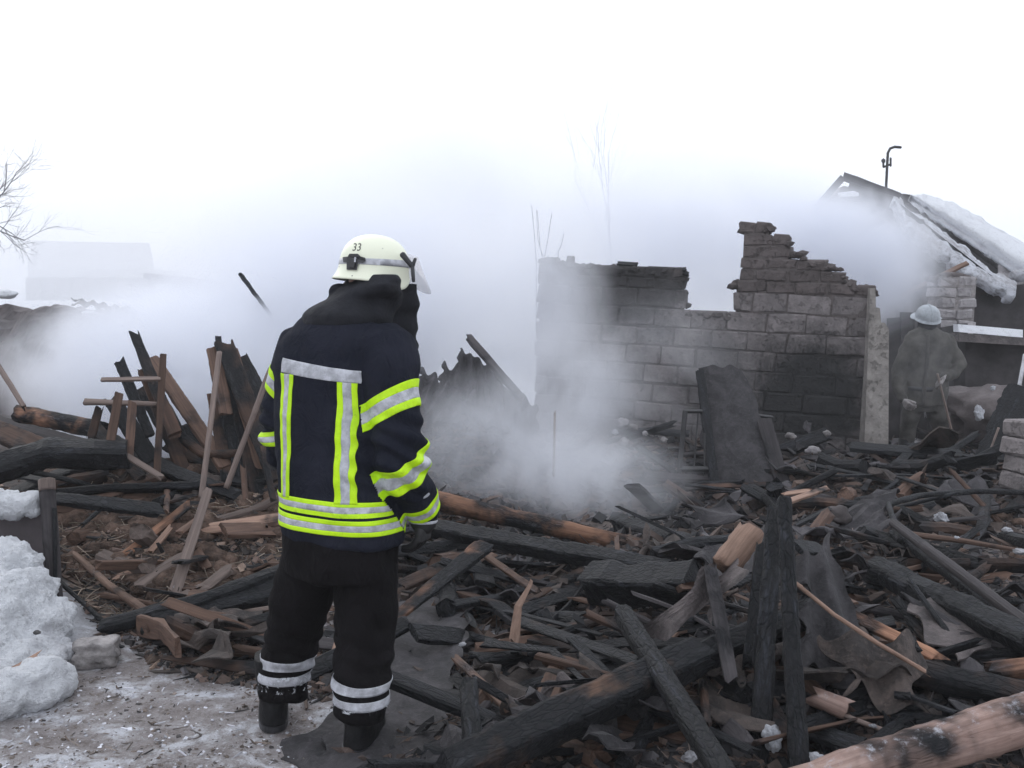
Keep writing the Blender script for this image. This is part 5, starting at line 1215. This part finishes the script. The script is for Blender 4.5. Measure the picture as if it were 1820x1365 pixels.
head = loft([(HC - hu * .17 + hf * .03, hsd * .04, hf * .05, 2), (HC - hu * .14 + hf * .025, hsd * .05, hf * .07, 2.2), (HC - hu * .08 + hf * .005, hsd * .062, hf * .088, 2.2), (HC - hu * .02, hsd * .076, hf * .1, 2.2), (HC + hu * .05, hsd * .06, hf * .08, 2.2)], 24)
nose = limb([(HC - hu * .04 + hf * .095, .009), (HC - hu * .075 + hf * .118, .014), (HC - hu * .088 + hf * .108, .012)], hsd, 10)
hm = remesh('head', [head, nose], .004, 3); hm.materials.append(M['skin']); ho = link('head', hm, None, person)
for s_ in (-1, 1): mk('eye', *rock_geo(.012, 2, (1, 1, 1), 0, 0), M['num'], mw=Matrix.Translation(HC - hu * .045 + hf * .092 + hsd * .032 * s_), parent=ho)
mk('mouth', *rock_geo(1, 2, (.026, .026, .005), 0, 0), M['brickred'], mw=Matrix.Translation(HC - hu * .112 + hf * .093), parent=ho)
# helmet
def helmet_geo(C, f, s_, u, a_f, a_b, b_, top_, rim, flare=.012, n1=48, n2=22):
    vs = []; fs = []
    for j in range(n2 + 1):
        for i in range(n1):
            th = i / n1 * math.tau; c, s = math.cos(th), math.sin(th); a = a_f if c > 0 else a_b
            rm = rim(th)
            if j <= 14:
                ph = j / 14 * math.pi / 2; rr = math.sin(ph) ** .86; zz = top_ * math.cos(ph) ** .92 if j < 14 else 0
            else:
                k = (j - 14) / (n2 - 14); rr = 1 + flare / .12 * k * k * (1.6 if c < 0 else .6); zz = -rm * k
            vs.append(C + f * (a * c * rr) + s_ * (b_ * s * rr) + u * zz)
    for j in range(n2):
        for i in range(n1): k = (i + 1) % n1; fs.append((j * n1 + i, j * n1 + k, (j + 1) * n1 + k, (j + 1) * n1 + i))
    return vs, fs
rim = lambda th: .056 + .020 * math.exp(-((abs(((th + math.pi) % math.tau) - math.pi) - .95) / .5) ** 2) - .004 * math.cos(th) - .030 * max(0, math.cos(th)) ** 6
vs, fs = helmet_geo(HC, hf, hsd, hu, .122, .128, .112, .112, rim)
he = mk('helmet', vs, fs, M['helmet'], parent=person, smooth=True); recalc(he.data)
md = he.modifiers.new('t', 'SOLIDIFY'); md.thickness = .005; md.offset = -1
hmesh = bpy.data.meshes.new('hm'); hmesh.from_pydata([tuple(v) for v in vs], [], fs); recalc(hmesh)
HB = BVHTree.FromPolygons(vs, fs)
def hh(px, py): return hit(HB, px, py)
A0, A1, B0, B1 = hh(650, 459), hh(708, 462), hh(650, 470), hh(708, 474)
na = (A1 - A0).cross(hsd).normalized(); na = na if na.dot(B0 - A0) > 0 else -na; nb = (B1 - B0).cross(hsd).normalized(); nb = nb if nb.dot(A0 - B0) > 0 else -nb
strip('helmet_band', hmesh, [([(A0, -na), (B0, -nb)], 'silver')], he, off=.0015)
def on_helmet(poly, name, mt, th_=.006, grow=None):
    pts_ = [hh(*q) for q in poly]; 
    if any(p is None for p in pts_): print('MISS', name); return
    c = sum(pts_, V()) / len(pts_); no = (CAM - c).normalized(); n_ = len(pts_)
    f_ = [p + no * th_ for p in pts_]; k_ = [p - no * .006 for p in pts_]
    o = mk(name, f_ + k_, [tuple(range(n_)), tuple(reversed(range(n_, 2 * n_)))] + [(i, n_ + i, n_ + (i + 1) % n_, (i + 1) % n_) for i in range(n_)], M[mt], parent=he); recalc(o.data); return o
on_helmet([(609, 457), (618, 456), (621, 451), (636, 451), (641, 456), (649, 458), (650, 464), (645, 467), (637, 466), (634, 480), (616, 479), (616, 466), (610, 466)], 'lamp_bracket', 'blackplastic', .008)
on_helmet([(621, 465), (631, 466), (629, 476), (619, 475)], 'bracket_buckle', 'metal', .014)
on_helmet([(630, 457), (633, 457), (632, 466), (629, 466)], 'bracket_ridge', 'silver', .011)
# printed number and small mark, laid on the shell
def decal_text(txt, px, py, hpx, mt, slant=.12, wk=.8):
    cu = bpy.data.curves.new('t', 'FONT'); cu.body = txt; cu.size = 1; cu.shear = slant; cu.resolution_u = 3
    to = bpy.data.objects.new('t', cu); COL.objects.link(to); dg = bpy.context.evaluated_depsgraph_get(); dg.update()
    me = bpy.data.meshes.new_from_object(to.evaluated_get(dg)); bpy.data.objects.remove(to)
    bm = bmesh.new(); bm.from_mesh(me); bmesh.ops.subdivide_edges(bm, edges=bm.edges[:], cuts=1); bm.to_mesh(me); bm.free()
    k = hpx / .7
    for v in me.vertices:
        h_ = hh(px + v.co.x * k * wk, py - v.co.y * k)
        v.co = h_ + (CAM - h_).normalized() * .0012 if h_ else HC
    me.materials.append(M[mt]); me.name = 'printed_number'; return link('printed_number' if txt == '33' else 'printed_mark', me, None, he)
decal_text('33', 625, 445.5, 13.5, 'num', .25, .85)
decal_text('ibb', 701, 493, 6, 'mark', 0, .7)
# visor on side arms
vc = HC + hf * .01; vs = []; fs = []
nI, nJ = 20, 10
for layer in (0, 1):
    for j in range(nJ + 1):
        for i in range(nI + 1):
            th = (i / nI - .5) * 2.3; k = j / nJ; r = .150 + .045 * k - layer * .0025; w_ = 1 - .25 * k
            edge = (abs(th) / 1.15) ** 2
            zz = .055 - .125 * k * (1 - .35 * edge) - .0 * edge; fx = math.cos(th * w_)
            vs.append(vc + hf * (r * fx - .012 + .02 * k) + hsd * (r * .82 * math.sin(th * w_)) + hu * (zz))
W_ = nI + 1; O = W_ * (nJ + 1)
for j in range(nJ):
    for i in range(nI): a = j * W_ + i; fs.append((a, a + 1, a + W_ + 1, a + W_)); fs.append((O + a, O + a + W_, O + a + W_ + 1, O + a + 1))
vz = mk('visor', vs, fs, M['visor'], parent=he, smooth=True)
vpx = lambda px, py, s=-.112: None
def barpx(a, b_, r, off=-.11): 
    mk('visor_arm', *limb([(FP(*a, off), r), (FP(*b_, off), r * .8)], sides=8, flat=.6), M['blackplastic'], parent=vz, smooth=True)
barpx((715, 452), (733, 474), .0105); barpx((733, 474), (735, 500), .0075); barpx((733, 474), (738, 460), .007)

# ================================================================== THE SECOND FIREFIGHTER, FAR RIGHT
D1 = 11.0
def QP(px, py, dd=0.0): return P(px, py, D1 + dd)
K1 = D1 / F_
p2 = empty('person', QP(1648, 800), 'second firefighter in a dirty canvas coat and grey helmet standing in the debris at right', 'person')
X_, Y_ = V((1, 0, 0)), V((0, 1, 0))
r2 = lambda cx, cy, hw, b_, e=2.3, dd=0: (QP(cx, cy, dd), X_ * hw * K1, Y_ * b_, e)
coat = [loft([r2(1640, 720, 40, .17), r2(1642, 690, 42, .18), r2(1645, 660, 40, .17), r2(1648, 625, 42, .17), r2(1650, 605, 41, .16), r2(1650, 591, 34, .14), r2(1649, 582, 16, .1), r2(1649, 575, 13, .09)], 28),
        limb([(QP(1622, 603), .085), (QP(1608, 630, -.02), .08), (QP(1598, 660, -.03), .075), (QP(1597, 690, -.08), .066), (QP(1606, 712, -.18), .055)], Y_),
        limb([(QP(1680, 603), .085), (QP(1696, 628, -.02), .082), (QP(1706, 648, -.06), .076), (QP(1696, 663, -.16), .066), (QP(1678, 671, -.24), .055)], Y_)]
cm = remesh('coat', coat, .014, 4)
for v in DV(cm): p = v.co; v.co = p + v.normal * (.018 * noise.noise(V((p.x * 6, p.y * 6, p.z * 8))) + .008 * noise.noise(p * 16))
cm.materials.append(M['tancoat']); coat_o = link('coat', cm, None, p2)
tm = remesh('trousers', [loft([r2(1640, 705, 34, .15), r2(1640, 730, 35, .15)], 24),
    limb([(QP(1624, 715), .105), (QP(1617, 745, -.02), .1), (QP(1612, 775), .085), (QP(1609, 798, .02), .075)], Y_), limb([(QP(1658, 715), .105), (QP(1668, 745, -.02), .1), (QP(1676, 775), .085), (QP(1680, 800, .02), .075)], Y_)], .014, 4)
for v in DV(tm): p = v.co; v.co = p + v.normal * (.016 * noise.noise(V((p.x * 6, p.y * 6, p.z * 9))))
tm.materials.append(M['tancoat_dark']); link('trousers', tm, None, p2)
for x in (1607, 1682): mk('boot', *loft([(QP(x, 812, -.06), X_ * .055, Y_ * .14, 2.6), (QP(x, 806, -.05), X_ * .055, Y_ * .13, 2.5), (QP(x, 799, .0), X_ * .06, Y_ * .08, 2.2), (QP(x, 780, .0), X_ * .062, Y_ * .07, 2.2)], 18), M['boot'], parent=p2, smooth=True)
HC2 = QP(1648, 566); f2 = V((-.05, -1, -.35)).normalized(); s2 = V((1, -.05, 0)).normalized(); u2 = s2.cross(f2).normalized()
u2 = u2 if u2.z > 0 else -u2
h2 = remesh('head', [loft([(HC2 - u2 * .15 + f2 * .04, s2 * .035, f2 * .04, 2), (HC2 - u2 * .11 + f2 * .035, s2 * .058, f2 * .07, 2.2), (HC2 - u2 * .04, s2 * .072, f2 * .092, 2.2), (HC2 + u2 * .05, s2 * .06, f2 * .08, 2.2)], 20),
    limb([(HC2 - u2 * .02 + f2 * .09, .009), (HC2 - u2 * .055 + f2 * .112, .014)], s2, 8)], .005, 2)
h2.materials.append(M['skin']); h2o = link('head', h2, None, p2)
for s_ in (-1, 1): mk('eye', *rock_geo(.012, 2, (1, 1, 1), 0, 0), M['num'], mw=Matrix.Translation(HC2 - u2 * .028 + f2 * .085 + s2 * .03 * s_), parent=h2o)
mk('coat_flap', *limb([(QP(1649, 596, -.15), .022), (QP(1648, 640, -.172), .022), (QP(1643, 690, -.185), .022), (QP(1641, 718, -.175), .022)], Y_, 8, .5), M['tancoat_dark'], parent=coat_o, smooth=True)
for a_, b__ in (((1600, 650, -.06), (1604, 664, -.05)), ((1700, 640, -.08), (1708, 652, -.06))): pass
mk('belt', *loft([(QP(1642, 694), X_ * 40.5 * K1, Y_ * .185, 2.3), (QP(1642, 686), X_ * 40.5 * K1, Y_ * .185, 2.3)], 28), M['blackplastic'], parent=coat_o, smooth=True)
mk('neck_cloth', *loft([(QP(1648, 592), X_ * .12, Y_ * .12, 2), (QP(1648, 580), X_ * .10, Y_ * .11, 2), (QP(1648, 570, .04), X_ * .095, Y_ * .09, 2), (QP(1648, 560, .05), X_ * .09, Y_ * .07, 2)], 20), M['hood'], parent=p2, smooth=True)
HP2 = HC2 + u2 * .02
vs, fs = helmet_geo(HP2, f2, s2, u2, .135, .14, .125, .125, lambda th: .03 + .012 * math.cos(th), .03)
he2 = mk('helmet', vs, fs, M['greyhelmet'], parent=p2, smooth=True); recalc(he2.data); md = he2.modifiers.new('t', 'SOLIDIFY'); md.thickness = .006; md.offset = -1
A = [HP2 + f2 * (.137 * math.cos(a)) + u2 * (.132 * math.sin(a)) for a in [i / 10 * math.pi for i in range(11)]]
mk('helmet_ridge', *limb([(p, .012) for p in A], s2, 8), M['greyhelmet'], parent=he2, smooth=True)
mk('helmet_brim', *loft([(HP2 - u2 * .030, s2 * .160, f2 * .165, 2), (HP2 - u2 * .042, s2 * .162, f2 * .170, 2)], 32), M['greyhelmet'], parent=he2, smooth=True) if False else None
for w_, k_, sd_, pn_ in (((QP(1678, 671, -.24)), QP(1669, 677, -.27), V((0, -1, .3)), V((-.2, .2, -1))), (QP(1606, 712, -.18), QP(1614, 722, -.24), V((.3, -1, 0)), V((1, .2, -.2)))):
    glove(w_, k_, sd_, pn_, 1.3, mt='stone', parent=p2, sc=1.15)
T('shovel_handle', 'thin dark tool handle held by the second firefighter', 'tool', (1666, 664, 10.7), (1697, 788, 10.75), 4, 'pale', n=2, jag=0)
T('bright_lath', 'narrow whitish lath standing between the second firefighter legs', 'lath', (1649, 693, 11.2), (1646, 740, 11.2), 5, 'galv', n=4)

# ================================================================== SMOKE AND AIR
def vol_mat(name, col, D, sc=None, lo=.35, hi=.65, inner=.25, stretch=(1, 1, 1), off=0, aniso=.2):
    m = bpy.data.materials.new(name); m.use_nodes = True; t = m.node_tree; t.nodes.clear()
    out = t.nodes.new('ShaderNodeOutputMaterial'); v = t.nodes.new('ShaderNodeVolumePrincipled'); L(t, v.outputs[0], out.inputs['Volume'])
    v.inputs['Color'].default_value = (*col, 1); v.inputs['Anisotropy'].default_value = aniso; v.inputs['Density'].default_value = D
    if sc:
        tc = N(t, 'ShaderNodeTexCoord'); ln = N(t, 'ShaderNodeVectorMath', operation='LENGTH'); L(t, tc.outputs['Object'], ln.inputs[0])
        geo = N(t, 'ShaderNodeNewGeometry'); mp = N(t, 'ShaderNodeMapping'); mp.inputs['Scale'].default_value = stretch; mp.inputs['Location'].default_value = (off, off * .7, off * .3)
        L(t, geo.outputs['Position'], mp.inputs[0])
        n_ = nz(t, mp.outputs[0], sc, 6, .62, 1.1)
        rad = math_(t, 'ADD', ln.outputs['Value'], math_(t, 'MULTIPLY', math_(t, 'SUBTRACT', n_, .5), .9))
        f = math_(t, 'MULTIPLY', fac(t, rad, .98, inner), fac(t, n_, lo, hi))
        edge = fac(t, ln.outputs['Value'], 1.0, .8)
        L(t, math_(t, 'MULTIPLY', math_(t, 'MULTIPLY', f, edge), D), v.inputs['Density'])
    return m
def smoke(label, px, py, d, rx, ry, rz, D, sc=1.6, tilt=0, name='smoke', col=(.955, .967, 1.0), **k):
    c = P(px, py, d); vs, fs = rock_geo(1, 3, (1, 1, 1), 0, 0)
    m = vol_mat('smoke_volume', col, D, sc, off=px * .01, **k)
    mw = Matrix.Translation(c) @ Matrix.Rotation(tilt, 4, 'Y') @ Matrix.Diagonal((rx * d / F_, rz, ry * d / F_, 1))
    return tag(mk(name, vs, fs, m, mw), label, 'smoke', kind='stuff')
smoke('dense pale smoke behind the leaning tangle at left', 330, 680, 9.3, 320, 220, 1.9, 5.0, lo=.26, hi=.5)
smoke('thin smoke drifting over the grey clay heap', 120, 650, 8.9, 260, 130, .9, 1.1, lo=.38)
smoke('pale smoke rising behind the firefighter', 600, 540, 10.6, 360, 280, 2.0, 3.0, lo=.28, hi=.6)
smoke('bluish smoke plume rising above the firefighter', 780, 390, 14, 400, 280, 2.8, .7, tilt=-.3, sc=.6, lo=.3)
smoke('smoke veil over the smoking pit', 900, 790, 8.0, 250, 170, .9, 2.2, sc=1.5, lo=.34)
smoke('dense low smoke in the pit before the orange log', 1060, 850, 7.5, 210, 110, .65, 3.4, sc=1.7, lo=.33, hi=.62)
smoke('smoke curling up in front of the block wall', 1010, 710, 8.8, 180, 210, .8, 2.6, sc=1.3, lo=.36)
smoke('smoke veil around the left end of the block wall', 950, 550, 10.2, 180, 260, .8, 2.6, sc=1.1, lo=.3)
smoke('faint smoke sheet before the middle of the block wall', 1170, 650, 9.4, 220, 190, .6, .7, sc=1.2, lo=.34)
smoke('dense white smoke billowing between the wall and the burnt house', 1500, 470, 13.2, 210, 165, 1.1, 5.0, sc=1.0, lo=.32, hi=.52)
smoke('smoke drifting off the left slope of the burnt house', 1400, 380, 14.0, 190, 120, 1.2, 1.5, sc=.9, lo=.3)
smoke('smoke behind the window gap of the block wall', 1230, 430, 13.6, 380, 230, 1.6, 2.2, sc=.8, lo=.28)
smoke('faint smoke veil before the second firefighter', 1640, 640, 10.2, 110, 150, .4, .2, sc=1.3, lo=.3)
smoke('mist bank hiding the fields beyond the village', 910, 520, 36, 2600, 420, 13, .14, sc=.12, lo=.1, hi=.3, col=(.985, .99, 1.0))
smoke('mist drifting before the far yard wall at left', 200, 520, 24, 500, 110, 5, .07, sc=.3, lo=.2, hi=.5, col=(.95, .955, .99))
bm = bmesh.new(); bmesh.ops.create_cube(bm, size=1); hme = bpy.data.meshes.new('haze'); bm.to_mesh(hme); bm.free()
hz = link('haze', hme, Matrix.Translation((0, 35, 7)) @ Matrix.Diagonal((160, 120, 17, 1))); hme.materials.append(vol_mat('pale_air', (.98, .985, 1.0), .0022))
tag(hz, 'thin pale air over the whole place', 'haze', kind='stuff')
